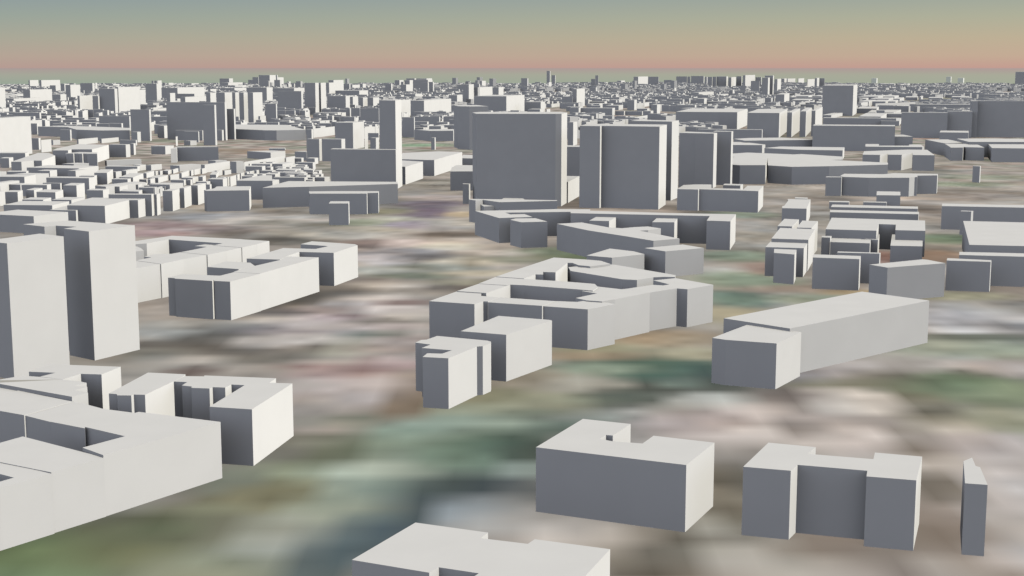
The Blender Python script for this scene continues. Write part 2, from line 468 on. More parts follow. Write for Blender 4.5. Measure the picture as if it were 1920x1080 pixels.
BUILDINGS = [
('apartment_block','H-shaped house cut off by the bottom picture edge','',21.31,1,'-39.1,332.2,-19.7,323.3,-17.6,327.0,-7.9,322.9,-11.8,315.0,11.1,304.6,24.5,340.0,5.8,347.6,4.0,344.0,-8.0,348.4,-6.2,352.8,-25.5,361.0'),
('apartment_block','U-shaped house with a tiny dark niche in its roof notch','',21.19,1,'7.6,436.8,52.8,416.4,65.0,442.4,46.3,451.1,41.8,441.3,32.4,444.1,28.5,447.1,30.8,452.0,33.0,451.3,40.1,466.6,24.3,473.6'),
('apartment_block','house of two square wings joined by a recessed shaded middle','',21.40,1,'69.6,413.8,83.1,409.5,86.4,415.9,105.9,409.5,104.2,403.6,117.7,399.5,126.7,425.1,113.3,429.8,110.9,422.2,92.0,428.3,96.2,436.2,82.2,441.7'),
('courtyard_block','largest pale block at the lower edge, wrapped round a sunken wedge courtyard','',19.93,1,'-100.1,474.4,-131.9,488.8,-132.9,487.2,-146.6,493.7,-158.5,474.6,-144.0,465.5,-144.6,467.5,-127.7,455.2,-137.5,441.0,-133.1,436.7,-128.3,432.0'),
('long_building','very long plain slab lying askew with a broad grey-beige flank','',22.04,1,'101.0,666.7,127.4,639.7,214.3,718.9,186.9,748.4'),
('tower_block','pale tower with a notched H-shaped roof beside the foremost tower','',62.87,1,'-202.1,673.7,-187.3,700.8,-227.2,722.8,-244.4,705.7,-230.2,694.8,-226.0,699.2,-214.0,694.0,-218.0,686.2'),
('courtyard_block','C-shaped corner house with two small light wells and a bright lit gable','',20.67,1,'-84.1,531.2,-93.1,532.4,-91.9,540.4,-120.8,545.5,-120.6,543.8,-128.2,544.3,-130.8,534.7,-124.9,533.6,-125.6,527.8,-121.4,525.9,-121.1,523.7,-114.0,522.5,-113.3,524.8,-108.4,524.1,-107.1,529.4,-101.8,528.2,-107.9,493.4,-92.0,489.4'),
('apartment_block','flat roofed house between the two sunken courts, slit of shade behind it','',19.09,1,'-139.4,415.7,-128.2,431.7,-133.0,435.9,-162.5,458.1,-175.8,435.1,-162.2,428.9'),
('tower_block','foremost of the pair of pale towers, cut by the left picture edge','',62.45,1,'-226.1,630.6,-209.0,657.1,-223.8,668.6,-239.9,639.2'),
('tower_block','broadest slab tower of the middle, one blank grey face with cut corners','',94.18,1,'-41.3,1489.2,-36.3,1449.6,44.2,1446.7,50.3,1449.0,57.4,1486.2,51.3,1513.5,-34.2,1513.5'),
('tower_block','near grey twin slab tower marked by one thin lit line','',82.58,1,'68.2,1435.5,88.3,1428.3,90.2,1436.1,146.3,1414.1,159.4,1468.5,78.6,1489.2'),
('apartment_block','house with jagged end wall whose long shaded strip overlooks the strip houses','',21.04,1,'-195.1,528.7,-161.2,507.4,-157.3,514.1,-163.4,518.1,-160.4,523.7,-165.6,525.3,-162.7,530.6,-165.7,532.9,-173.7,536.5,-184.0,541.2,-191.5,543.4,-205.3,528.7,-205.4,534.6'),
('courtyard_block','pointed far corner house with a stepped lit court wall in the central block','',22.19,1,'-9.1,802.5,6.8,794.8,13.6,811.3,18.0,810.6,18.2,821.4,25.4,819.6,34.0,860.5,37.0,860.5,40.3,849.8,44.7,847.1,47.0,844.7,59.8,855.7,55.0,869.8,48.6,874.3,26.3,885.2,2.6,830.7'),
('long_building','long thin comb house with lit block ends behind the wedge roof','',22.58,1,'48.0,1157.5,158.9,1134.9,151.6,1100.0,169.4,1094.8,182.0,1148.9,133.9,1157.5,49.0,1181.8'),
('apartment_block','house with a cross wing dividing the court of the central block','',21.92,1,'-18.5,777.9,-2.9,771.4,-0.9,774.0,6.6,771.7,36.2,756.5,43.4,752.2,47.0,764.7,45.8,776.6,30.8,784.9,6.8,795.7,-9.2,803.3'),
('apartment_block','U-shaped house with tall lit gable at the foot of the pair of towers','',20.52,1,'-189.0,567.8,-192.4,553.2,-181.2,551.2,-185.0,544.0,-174.5,539.0,-170.5,549.2,-162.0,548.0,-158.4,562.6'),
('apartment_block','long house with chipped shaded front and lit flank behind the courtyard block','',20.77,1,'-149.5,513.8,-146.3,512.9,-145.5,510.8,-140.3,510.5,-139.8,512.1,-135.5,511.6,-130.4,534.2,-128.4,544.7,-128.7,547.2,-144.2,550.4'),
('apartment_block','plain strip house joining the courtyard block, just past its wedge court','',19.66,1,'-171.1,484.8,-158.7,475.3,-146.9,495.1,-153.3,500.5,-160.8,505.9'),
('apartment_block','plain rectangular house in front of the square corner of the central block','',21.53,1,'-23.4,635.8,-2.6,627.0,19.0,663.4,17.8,665.2,-6.5,676.2'),
('courtyard_block','angular end house with shaded front and lit gable closing the lone block','',21.74,1,'-115.5,911.5,-104.3,951.4,-106.9,957.2,-138.2,973.7,-143.6,957.2,-125.2,947.7,-123.5,945.6,-130.1,931.4,-152.1,936.3,-166.7,883.5,-144.9,878.5,-143.4,894.4,-138.4,916.2'),
('apartment_block','compact cube house touching the near end of the long skewed slab','',20.61,1,'89.7,624.4,95.1,619.7,116.1,611.3,132.4,638.4,125.7,645.1,110.4,656.8'),
('long_building','long slanting house with a pale wedge roof and dull grey wall','',20.40,1,'34.9,1097.5,55.8,1053.5,84.2,1011.1,99.1,987.3,118.9,1000.4,91.8,1056.4,83.0,1066.5,73.6,1071.4,54.7,1107.1'),
('apartment_block','house with a curved shaded court wall inside the central block','',21.02,1,'34.8,833.7,62.8,800.0,71.0,797.2,81.3,807.6,87.1,809.4,94.0,808.7,95.1,816.5,63.6,859.8,60.2,861.8,46.9,852.8,43.9,855.9,34.1,850.0'),
('apartment_block','narrow notched house with a rounded end, foremost in the central group','',21.52,1,'-26.3,574.7,-15.1,599.7,-12.6,600.6,-9.3,607.2,-9.2,610.8,-10.9,613.3,-33.5,624.3,-37.7,615.5,-40.0,614.8,-42.2,608.7,-35.3,604.2,-38.7,596.7,-25.5,591.5,-29.4,584.4,-35.6,585.2,-37.1,577.5'),
('apartment_block','corner house with a small square light well at the cut lower edge','',18.85,1,'-159.6,428.8,-164.0,429.5,-157.6,416.2,-154.6,414.8,-149.1,411.0,-151.8,406.8,-165.5,408.5,-175.6,397.7,-157.2,390.0,-149.5,400.5,-139.2,415.1'),
('apartment_block','second strip house along the sunken court, away from the wedge end','',19.95,1,'-182.4,490.7,-170.8,483.9,-160.4,504.6,-171.6,512.2,-182.2,492.3'),
('courtyard_block','back wing of the long white perimeter block, enclosing its dark court','',20.46,1,'-267.5,961.2,-252.0,971.7,-242.3,994.8,-195.6,970.2,-196.8,978.5,-189.6,974.7,-185.3,991.6,-192.0,997.1,-245.3,1017.3,-263.4,985.4'),
('hall_building','great sprawling hall with a wide pale folded roof','',21.70,1,'315.1,1748.8,339.4,1721.7,387.1,1732.8,466.2,1761.8,475.9,1798.6,415.6,1851.3,432.1,1860.4,446.5,1922.6,403.5,1980.8,390.8,1972.5,333.9,2016.5,307.3,1991.2,295.9,1916.8,337.1,1878.8'),
('apartment_block','end house of the central block with a narrow shaded recess and open light well','',21.05,1,'73.9,751.4,90.1,766.0,95.5,762.9,111.8,778.9,93.7,804.2,80.1,795.6,83.9,788.1,87.6,780.5,83.7,776.6,78.0,778.9,63.1,765.1,59.5,762.9'),
('apartment_block','long lit house in the middle of the lone block behind the slotted front','',21.91,1,'-146.5,816.4,-122.1,888.1,-143.1,892.6,-144.4,875.5,-154.9,850.2,-160.4,836.9,-163.3,822.9'),
('apartment_block','front house of the lone middle block, split by a thin lit slot','',21.94,1,'-146.3,815.4,-162.7,821.9,-168.0,807.9,-170.8,808.4,-191.1,814.9,-196.1,800.0,-191.9,798.5,-191.4,796.4,-168.2,787.2,-168.3,790.8,-167.2,787.7,-157.7,784.7'),
('apartment_block','long pale house along the outer bend of the central block','',21.44,1,'53.5,726.5,73.7,748.9,59.3,760.3,47.3,769.8,37.5,754.1,45.3,745.8,33.2,730.8,38.6,723.0,46.2,719.6'),
('tower_block','grey slab tower close behind the one with the thin lit line','',83.99,1,'127.0,1532.3,169.5,1511.7,181.0,1547.6,138.5,1564.6'),
('hall_building','broad flat hall with a square recess in its front','',19.75,1,'236.9,1065.7,272.7,1055.5,286.2,1101.4,298.4,1097.4,287.9,1059.2,309.0,1054.6,329.6,1126.9,260.0,1149.2'),
('courtyard_block','hook-shaped house with wedge front left of the shaded drum house','',20.38,1,'-31.5,1198.5,-10.4,1140.1,16.6,1149.1,10.3,1171.9,-1.5,1169.0,-5.6,1183.6,31.4,1188.0,52.4,1191.0,53.1,1180.6,65.2,1177.7,67.0,1211.6,38.2,1213.9,15.2,1207.7'),
('apartment_block','shaded square front corner house of the central perimeter block','',21.30,1,'-42.7,721.5,-19.1,712.0,-14.8,720.9,-12.4,720.4,-6.5,733.0,-16.2,738.8,-16.4,747.8,-29.6,753.9'),
('apartment_block','third strip house along the sunken court, under the stepped roof','',19.82,1,'-197.4,501.0,-182.6,491.7,-171.7,512.6,-186.3,522.9'),
('apartment_block','corner house with the widest shaded front at the bend of the central block','',20.81,1,'15.2,709.0,37.9,699.1,52.7,715.0,46.6,722.8,38.8,727.1,33.5,722.0,22.7,724.8'),
('long_building','very long low grey house below the plain slab and white-edged tower','',20.41,1,'-252.2,1432.0,-206.8,1446.4,-119.3,1481.5,-122.0,1508.9,-205.1,1515.4,-239.3,1519.0'),
('hall_building','house with the biggest flat roof, cut by the right picture edge','',21.28,1,'310.9,957.4,361.3,947.5,416.4,1094.7,354.6,1109.9'),
('apartment_block','flat shaded house of the central block set back behind the lit gable house','',21.16,1,'-12.3,718.7,15.2,707.7,22.6,722.3,-6.5,734.7'),
('apartment_block','house with a pointed lozenge roof and all walls grey','',20.92,1,'219.3,861.9,226.8,848.4,267.7,868.2,261.2,884.2,258.7,886.2'),
('tower_block','plain grey slab block leaning before the white-edged tower','',47.41,1,'-209.8,1644.3,-133.3,1631.3,-132.4,1642.1,-209.0,1662.7'),
('apartment_block','thin sliver house standing alone at the lower right corner','',21.45,1,'137.8,419.8,130.9,396.4,136.9,394.8,140.7,413.1,139.8,414.5,141.7,423.8'),
('apartment_block','short party-wall house behind the square front corner house','',21.72,1,'-29.6,752.1,-13.7,745.4,-0.9,774.3,-2.9,772.6,-18.5,778.2'),
('long_building','wide low house with a roof court in front of the grey twin slabs','',21.14,1,'164.3,1408.6,184.4,1403.5,185.8,1406.7,220.9,1393.6,240.8,1384.5,257.1,1449.3,240.7,1449.3,228.1,1399.8,226.5,1402.9,228.0,1412.3,199.7,1418.7,206.1,1464.8,190.3,1466.1,176.3,1458.0'),
('long_building','long grey house cut by the picture edge in front of the big flat roof','',19.73,1,'291.3,916.6,341.0,905.0,347.4,922.2,296.3,932.2'),
('tower_block','broad very tall fully shaded block, nearest to the right of the dark double slab','blocks of the middle distance',73.90,1,'-680.6,2815.7,-560.1,2787.9,-558.1,2796.0,-678.6,2823.9'),
('long_building','long shaded block with straight thin roof behind the big flat roof','',20.46,1,'376.8,1240.0,451.5,1223.8,459.7,1246.4,384.2,1263.2'),
('long_building','long zigzag-fronted shaded block behind the small cube house','',20.79,1,'368.8,1593.3,366.9,1573.6,392.6,1560.7,437.1,1560.7,445.5,1569.7,448.6,1570.2,454.9,1592.0,478.3,1596.0,485.5,1617.7,438.9,1630.2,422.4,1613.6,379.5,1620.5'),
('apartment_block','kinked grey house hugging the foot of the broad slab tower','',20.56,1,'-39.5,1301.4,-33.3,1292.5,-26.9,1298.7,-11.2,1275.1,41.1,1288.1,41.3,1295.1,-11.5,1304.0,-37.8,1307.6'),
('tower_block','huge dark grey block with a chamfered corner behind the comb block','',42.74,1,'515.5,2444.7,648.5,2414.0,660.9,2463.9,528.0,2494.6'),
('apartment_block','white lit house of the long perimeter row, beside the H-roof tower','',21.05,1,'-226.0,844.5,-215.7,863.8,-235.4,879.7,-246.2,860.8'),
('tower_block','third grey slab tower with a faint fold, behind the wide low house','',64.20,1,'198.3,1689.2,215.9,1677.7,236.6,1670.2,243.3,1690.7,210.8,1724.4'),
('long_building','house with two big roof slabs and a recess at the terrace end','',16.86,1,'-404.0,1284.7,-368.2,1278.8,-361.3,1335.6,-353.0,1335.6,-349.3,1358.7,-373.2,1358.7,-404.2,1362.5,-406.9,1319.3'),
('tower_block','tall white-edged tower rising behind the plain grey slab','',103.02,1,'-154.9,1666.4,-134.7,1650.9,-131.8,1704.6,-149.8,1716.4'),
('apartment_block','white lit house of the long perimeter row, second from the H-roof tower','',21.22,1,'-215.4,862.6,-206.3,884.7,-226.6,898.8,-235.1,878.5'),
('apartment_block','white lit house of the long perimeter row, third from the H-roof tower','',21.06,1,'-206.5,885.6,-196.4,906.9,-216.7,920.3,-226.8,899.7'),
('apartment_block','five-sided house with a broad dull grey flank at the wedge roof tip','',17.72,1,'91.1,968.3,103.6,950.1,132.0,968.3,119.7,988.2'),
('apartment_block','low garden house with shaded front inside the lone middle block','',19.88,1,'-165.3,849.5,-158.2,864.1,-163.4,878.1,-179.6,884.2,-186.5,858.8'),
('apartment_block','second house of the stepped row of four, raised a little','',22.29,1,'181.3,985.0,205.6,977.7,223.9,1042.9,200.0,1052.1'),
('tower_block','giant grey block with cut corner filling the right skyline edge','',74.01,1,'948.1,2920.2,1088.1,2887.9,1093.1,2907.8,953.0,2940.1'),
('apartment_block','grey-flanked house with a peaked outline before the wedge roof','',15.05,1,'50.4,949.3,66.7,937.9,90.0,956.2,84.0,971.3,68.6,986.4'),
('apartment_block','white lit house of the long perimeter row, fourth from the H-roof tower, midway','',21.21,1,'-196.1,905.8,-187.9,924.7,-208.6,937.2,-216.4,919.2'),
('apartment_block','plain slab-faced house with thin lit edge, foremost in the right cluster','',20.24,1,'192.5,900.1,220.4,892.0,225.0,907.5,196.0,915.8'),
('apartment_block','front house of the stepped row of four, shaded gable and lit flank','',19.82,1,'172.2,956.9,197.1,950.9,208.8,990.6,184.4,998.8'),
('apartment_block','wide cream-walled house behind the foremost towers','',15.04,1,'-459.8,1226.5,-408.2,1205.6,-390.1,1241.9,-441.6,1262.8'),
('apartment_block','white lit house of the long perimeter row, third from its far end','',21.14,1,'-188.0,925.3,-180.9,943.5,-202.5,955.1,-208.7,937.8'),
('apartment_block','low house with two thin lit lines before the very long grey house','',20.10,1,'-199.4,1390.9,-195.6,1368.9,-140.4,1368.9,-140.4,1374.8,-130.1,1377.8,-131.3,1397.0,-171.8,1397.0,-199.8,1393.9'),
('apartment_block','white lit house of the long perimeter row, second from its far end','',21.30,1,'-180.7,942.6,-174.2,960.8,-195.9,972.1,-202.3,954.2'),
('apartment_block','wide slab-faced house with thin lit edge beside the lozenge roof','',19.27,1,'276.0,892.9,301.8,886.4,304.9,894.2,279.9,904.2'),
('long_building','long white house curving away beside the white-edged tower','',21.00,1,'-149.3,1880.8,-111.8,1862.4,-101.9,1862.4,-71.3,2037.3,-105.5,2059.3,-155.3,2020.1'),
('tower_block','grey tower with a flat cap roof tucked behind the broadest slab','',74.50,1,'-104.1,2556.0,-92.7,2484.3,-73.6,2467.0,-40.8,2478.5,-63.9,2568.4'),
('courtyard_block','comb-shaped block with three shaded teeth and lit gaps','',21.56,1,'485.5,1969.4,508.0,1963.3,528.4,2000.5,520.5,1969.4,538.6,1965.3,568.1,2017.5,552.7,1961.3,581.1,1955.2,609.2,2088.3,580.4,2092.9,507.2,2050.1'),
('tower_block','long tall mostly shaded block, third nearest to the left of the ribbed towers','blocks of the middle distance',40.41,1,'378.2,3295.4,514.7,3263.9,583.1,3538.2,446.6,3569.7'),
('apartment_block','white lit house of the long perimeter row, at its far end','',21.20,1,'-174.3,961.5,-168.7,979.6,-190.5,989.7,-196.1,972.7'),
('apartment_block','strip house cut by the picture edge, last of the sunken court row','',19.52,1,'-215.2,515.3,-198.2,503.0,-186.8,524.1,-192.8,529.1,-202.8,535.6'),
('apartment_block','shaded house with thin lit edge behind the plain slab-faced house','',20.02,1,'214.1,926.5,240.5,920.9,242.3,925.1,215.8,932.2'),
('long_building','long low dark house below the open roofs, with a raised kink','',20.08,1,'-985.2,2963.8,-913.6,2932.4,-859.1,2813.1,-798.5,2772.7,-746.4,2784.7,-774.0,2888.6,-814.3,2923.5,-934.7,3000.6'),
('apartment_block','long low mostly shaded block, third nearest to the left of the two-slab terrace end','terrace houses in close rows',14.86,1,'-470.7,1309.5,-424.3,1305.2,-420.9,1344.9,-467.2,1349.3'),
('tower_block','big blank beige wall building at the left picture edge','',61.09,1,'-844.4,2238.3,-825.4,2233.9,-794.7,2356.9,-813.8,2361.2'),
('long_building','nearer of two long parallel slabs with thin bright roofs','',9.37,1,'291.6,1296.8,367.6,1278.1,374.1,1299.4,296.8,1318.8'),
('long_building','farther of two long parallel slabs with thin bright roofs','',10.08,1,'301.8,1338.4,379.1,1321.0,385.4,1342.5,308.7,1363.3'),
('apartment_block','flat block with two roof courts at the right picture edge','',24.50,1,'736.0,2359.4,723.8,2256.4,814.8,2250.9,843.1,2329.9,837.6,2359.4'),
('tower_block','tall plain slab glimpsed between the broad slab and twin slabs','',46.02,1,'54.9,1723.9,87.2,1716.4,94.9,1747.5,62.6,1755.0'),
('apartment_block','low house inside the court of the long white perimeter block','',18.91,1,'-202.6,961.8,-191.7,973.6,-212.7,981.1,-218.5,969.9'),
('tower_block','wide grey block with gently waving roof line before the giant block','',51.00,1,'790.3,2897.0,877.6,2876.8,883.7,2901.3,796.4,2921.5'),
('apartment_block','stepped roof house before the left wing of the recessed hall','',13.21,1,'234.9,1039.7,262.0,1031.3,268.4,1054.3,261.4,1056.1,272.6,1102.4,253.6,1107.2'),
('apartment_block','grey house with a canted end at the wide open grey ground','',20.46,1,'-305.4,1404.9,-301.0,1395.6,-260.3,1402.8,-267.5,1452.0,-301.6,1448.7,-299.4,1424.8'),
('hall_building','long white lit hall with a flat roof behind the rippled house','',21.35,1,'-670.2,2075.3,-647.5,2075.3,-650.8,2102.7,-620.6,2102.7,-622.2,2138.1,-631.9,2230.6,-685.9,2251.7,-679.9,2126.2'),
('tower_block','narrow grey slab tower joined behind the folded one','',64.46,1,'241.9,1719.6,263.9,1714.9,268.2,1728.4,248.8,1740.5'),
('tower_block','first of the ribbed tower row, shaded face then wide lit flank','',50.17,1,'478.5,2902.2,540.5,2887.9,609.7,3165.6,547.7,3179.9'),
('apartment_block','low lozenge roof peeping over the long pale wedge roof','',18.25,1,'92.1,1066.3,103.4,1072.2,114.4,1084.3,105.8,1098.0,95.1,1093.6,83.3,1084.3'),
('long_building','dense low block carpet edge with a many-bend grey front','',19.80,1,'-551.4,2845.1,-499.0,2804.0,-483.1,2787.9,-459.8,2783.9,-406.6,2812.1,-443.8,2931.0,-483.5,3055.6,-596.6,3079.8'),
('tower_block','big square grey tower with lit flank on the skyline','',89.25,1,'919.3,4240.2,1005.9,4220.2,1078.4,4472.9,991.8,4492.9'),
('apartment_block','six-sided grey house on its own in front of the hook-shaped house','',20.36,1,'-1.4,1127.0,7.3,1108.6,28.0,1113.8,19.0,1139.2,2.9,1137.2'),
('long_building','long shaded house with thin roof and lit end behind the great hall','',15.02,1,'399.5,2252.2,445.1,2202.8,508.0,2186.0,530.9,2272.6,433.0,2296.0'),
('long_building','thin knife-shaped roof over a long grey wall before the ribbed towers','',17.25,1,'389.4,2501.3,398.4,2436.6,523.4,2467.0,508.7,2501.3,479.7,2546.4,422.0,2533.4'),
('long_building','long shaded house behind the canted-end house','',20.47,1,'-296.3,1524.1,-257.2,1522.9,-252.6,1538.8,-261.4,1545.1,-270.7,1600.8,-281.2,1603.5,-295.3,1545.1'),
('apartment_block','long shaded house ending in two thin lit strips','',20.69,1,'-385.6,1353.3,-344.1,1351.4,-344.4,1361.1,-385.9,1363.0'),
('apartment_block','square lit-gabled wing of the comb house, first from the hook house','',19.94,1,'61.6,1125.2,77.1,1121.2,90.8,1173.8,74.4,1176.7'),
('hall_building','shaded end part of the great flat-topped hall, beyond a thin lit strip','',23.25,1,'268.8,1739.4,277.3,1728.2,308.7,1729.8,337.8,1882.9,324.0,1905.9,290.7,1882.9'),
('tower_block','squarish tall fully shaded block, nearest in front of the dark double slab','blocks of the middle distance',60.30,1,'-673.2,2826.3,-612.0,2812.2,-610.2,2819.6,-671.3,2833.7'),
('tower_block','long tall half lit block, fourth nearest beyond the flat-cap tower','blocks of the middle distance',53.79,1,'-118.0,4449.6,-17.4,4426.4,40.5,4658.4,-60.1,4681.7'),
('low_building','cube house before the right wing of the recessed hall','',12.39,1,'275.2,1024.2,297.4,1020.1,317.5,1090.1,295.1,1094.8'),
('apartment_block','pale hexagonal house with mixed lit and grey faces','',16.32,1,'-669.2,1898.8,-655.5,1898.8,-646.9,1922.8,-636.1,1922.8,-653.8,2035.2,-683.6,2099.8,-699.3,2099.8'),
('apartment_block','small stepped house in the near end of the perimeter court','',18.27,1,'-230.7,913.3,-225.6,922.6,-225.5,933.4,-237.2,930.7,-240.3,918.6'),
('apartment_block','small lit court house against the H-roof tower','',19.05,1,'-258.1,933.1,-246.8,943.5,-251.9,956.4,-258.6,968.8,-268.6,965.1'),
('apartment_block','long mid-rise mostly shaded block, fourth nearest in front of the rippled house','terrace houses in close rows',17.54,1,'-527.0,1605.2,-476.0,1596.0,-475.2,1615.8,-526.2,1625.0'),
('low_building','long low mostly shaded block, nearest to the left of the rippled house','terrace houses in close rows',11.01,1,'-636.9,1864.0,-563.5,1847.1,-551.6,1894.9,-625.0,1911.9'),
('apartment_block','left twin at the back of the stepped row of four','',22.73,1,'199.5,1060.5,209.9,1057.7,224.9,1107.0,214.5,1112.2'),
('tower_block','broad tall mostly lit block, fourth nearest in front of the many-notched skyline tower','blocks of the middle distance',50.96,1,'-281.2,3970.4,-243.7,3961.8,-179.5,4219.1,-217.1,4227.7'),
('apartment_block','small shaded house with thin lit edge standing before the stepped row','',19.85,1,'172.4,926.3,184.3,917.8,190.4,942.2,176.3,946.6'),
('apartment_block','right twin at the back of the stepped row of four, lit flank','',22.68,1,'212.0,1050.2,222.5,1048.3,237.2,1094.8,226.2,1099.8'),
('apartment_block','square house with a bitten roof corner behind the stepped row','',16.53,1,'240.9,1261.6,261.8,1256.5,284.1,1346.9,263.1,1351.3,260.0,1332.6,247.4,1284.9,244.8,1280.9'),
('apartment_block','square lit-gabled wing of the comb house, second from the hook house','',19.96,1,'110.5,1113.3,127.9,1112.0,135.6,1150.4,119.4,1153.9'),
('tower_block','squarish tall half lit block, fourth nearest to the left of the white-edged tower','blocks of the middle distance',45.94,1,'-309.7,2496.3,-277.5,2488.8,-263.8,2543.8,-296.0,2551.3'),
('low_building','long low mostly lit block, third nearest beyond the two-slab terrace end','terrace houses in close rows',11.72,1,'-459.8,1563.4,-444.6,1551.5,-416.5,1612.7,-431.6,1624.6'),
('long_building','long plain grey slab alone on brown ground','',20.82,1,'-509.4,2124.1,-502.1,2131.2,-509.4,2164.9,-449.8,2179.7,-454.4,2192.1,-514.1,2189.6'),
('apartment_block','stepped flat house directly behind the comb-shaped block','',16.17,1,'563.9,2271.8,650.2,2256.4,655.5,2264.1,669.2,2330.3,651.8,2335.8,641.4,2300.7,593.2,2300.7,605.4,2349.6,583.3,2349.6'),
('apartment_block','low lit front house nearest the notched tower roof','',12.72,1,'-419.8,1283.7,-394.5,1278.8,-391.7,1316.3,-417.0,1321.2'),
('tower_block','squarish very tall mostly lit block, sixth nearest to the left of the dark double slab','blocks near the skyline',84.04,1,'-1179.3,4261.8,-1171.2,4259.9,-1140.0,4385.4,-1148.0,4387.2'),
('tower_block','squarish tall fully shaded block, nearest to the left of the giant grey block','blocks of the middle distance',53.67,1,'882.7,2895.0,929.5,2884.2,935.7,2909.0,888.9,2919.8'),
('apartment_block','shaded block with canted corner cut by the picture edge','',20.93,1,'762.1,2282.2,723.1,2144.2,783.5,2129.9,839.0,2282.2'),
('tower_block','long tall mostly lit block, fifth nearest beyond the dark double slab','blocks near the skyline',61.21,1,'-1418.6,5795.7,-1349.9,5779.8,-1291.2,6015.1,-1360.0,6031.0'),
('apartment_block','long mid-rise fully shaded block, second nearest beyond the folded slab tower','blocks of the middle distance',19.27,1,'371.4,2851.3,494.9,2822.8,499.0,2839.4,375.5,2867.9'),
('apartment_block','lit gable house at the foot of the white-edged tower','',21.61,1,'-143.2,1734.1,-129.4,1723.1,-114.1,1820.7,-141.8,1843.7,-150.0,1817.2'),
('apartment_block','thin flat roof in front of the huge grey block','',24.68,1,'613.9,2427.0,682.7,2427.0,684.8,2459.2,685.6,2498.8,634.4,2508.9'),
('tower_block','squarish tall fully shaded block, third nearest to the left of the dark double slab','blocks of the middle distance',60.71,1,'-741.6,2776.3,-702.8,2767.3,-701.4,2774.3,-740.1,2783.2'),
('apartment_block','wedge-fronted house with a lit slot beside the comb-shaped block','',20.15,1,'693.0,2279.5,669.2,2169.1,689.0,2174.0,695.1,2191.3,696.2,2183.9,720.8,2171.6,742.8,2279.5'),
('apartment_block','slanting row house behind the wedge-fronted house','',20.43,1,'699.6,2411.5,696.5,2329.8,696.4,2290.9,733.9,2310.2,739.1,2417.6'),
('apartment_block','drum-roofed house half hidden by the broadest slab tower','',22.19,1,'-71.2,1637.1,-42.1,1639.9,-44.7,1741.4,-68.3,1746.3,-72.1,1706.8'),
('tower_block','squarish tall fully shaded block, nearest to the right of the slender grey tower','blocks of the middle distance',60.33,1,'-588.2,2831.7,-549.5,2822.8,-548.0,2829.7,-586.6,2838.6'),
('tower_block','squarish very tall fully shaded block, second nearest in front of the stepped skyline tower','blocks of the middle distance',72.25,1,'-700.8,4277.0,-627.0,4259.9,-623.8,4272.8,-697.6,4289.8'),
('apartment_block','long mid-rise fully shaded block, nearest beyond the huge chamfered block','blocks of the middle distance',18.03,1,'771.5,3541.2,942.4,3501.7,952.5,3537.8,781.5,3577.2'),
('tower_block','slender grey tower standing before the dark slab pair','',73.65,1,'-565.4,2612.3,-542.8,2607.1,-541.1,2614.0,-563.7,2619.3'),
('low_building','long low mostly lit block, nearest in front of the tapered dark house','terrace houses in close rows',12.02,1,'-369.7,1960.4,-369.4,1960.4,-335.5,2096.5,-335.7,2096.6'),
('tower_block','squarish very tall mostly shaded block, seventeenth nearest beyond the long raised-kink house','blocks of the middle distance',79.59,1,'-1227.9,4255.5,-1178.0,4244.0,-1171.1,4271.6,-1221.0,4283.2'),
('apartment_block','long mid-rise fully shaded block, ninth nearest to the right of the cream-walled house','blocks of the middle distance',28.18,1,'1259.7,4464.0,1422.5,4426.4,1440.0,4480.2,1277.2,4517.8'),
('apartment_block','low pale-roofed house with a tilted thin canopy roof','',20.01,1,'-192.9,2813.8,-184.5,2805.7,-157.9,2753.8,-113.8,2765.6,-106.1,2838.6,-134.5,2838.6'),
('apartment_block','squarish tall mostly shaded block, nearest to the left of the plain grey slab','blocks of the middle distance',33.61,1,'-288.6,2161.6,-258.0,2154.5,-254.2,2169.8,-284.8,2176.9'),
('low_building','long low half lit block, nearest to the left of the two-slab terrace end','terrace houses in close rows',11.92,1,'-453.5,1394.1,-433.1,1391.2,-428.5,1420.3,-448.9,1423.2'),
('tower_block','narrow very tall half lit block, second nearest to the left of the striped towers','blocks of the middle distance',77.29,1,'-766.0,3707.8,-743.0,3702.4,-732.3,3745.0,-755.4,3750.4'),
('apartment_block','long low mostly shaded block, fourth nearest in front of the hexagonal pale house','terrace houses in close rows',13.63,1,'-608.0,1670.4,-573.2,1667.7,-571.6,1702.9,-606.4,1705.6'),
('apartment_block','small cube house standing out before the house with thin lit lines','',19.54,1,'-165.0,1273.6,-147.2,1273.6,-148.9,1295.2,-166.1,1295.2'),
('apartment_block','long low half lit block, nearest in front of the hexagonal pale house','terrace houses in close rows',13.42,1,'-604.0,1713.2,-572.7,1706.0,-563.7,1727.8,-595.1,1735.0'),
('tower_block','broad very tall mostly shaded block, third nearest to the right of the striped towers','blocks near the skyline',67.83,1,'-997.8,5387.7,-919.7,5369.7,-906.6,5422.0,-984.8,5440.1'),
('apartment_block','grey house with a rippled many-fold front','',18.64,1,'-644.3,2052.0,-641.0,2045.6,-630.5,2044.5,-630.0,2047.1,-624.5,2046.0,-621.6,2042.8,-616.9,2041.7,-616.4,2044.5,-611.4,2043.4,-609.4,2040.2,-594.4,2038.1,-603.7,2071.7,-632.4,2082.7'),
('apartment_block','broad mid-rise fully shaded block, fourth nearest to the right of the long raised-kink house','blocks of the middle distance',32.64,1,'-938.3,3243.6,-864.8,3226.6,-863.3,3233.5,-936.7,3250.4'),
('tower_block','narrow very tall half lit block, second nearest to the right of the striped towers','blocks of the middle distance',78.25,1,'-672.9,3646.0,-659.1,3642.8,-645.2,3698.7,-659.0,3701.9'),
('tower_block','broad tall mostly lit block, tenth nearest beyond the blank beige wall','blocks near the skyline',58.04,1,'-1871.2,5479.9,-1842.4,5473.3,-1805.7,5620.4,-1834.5,5627.1'),
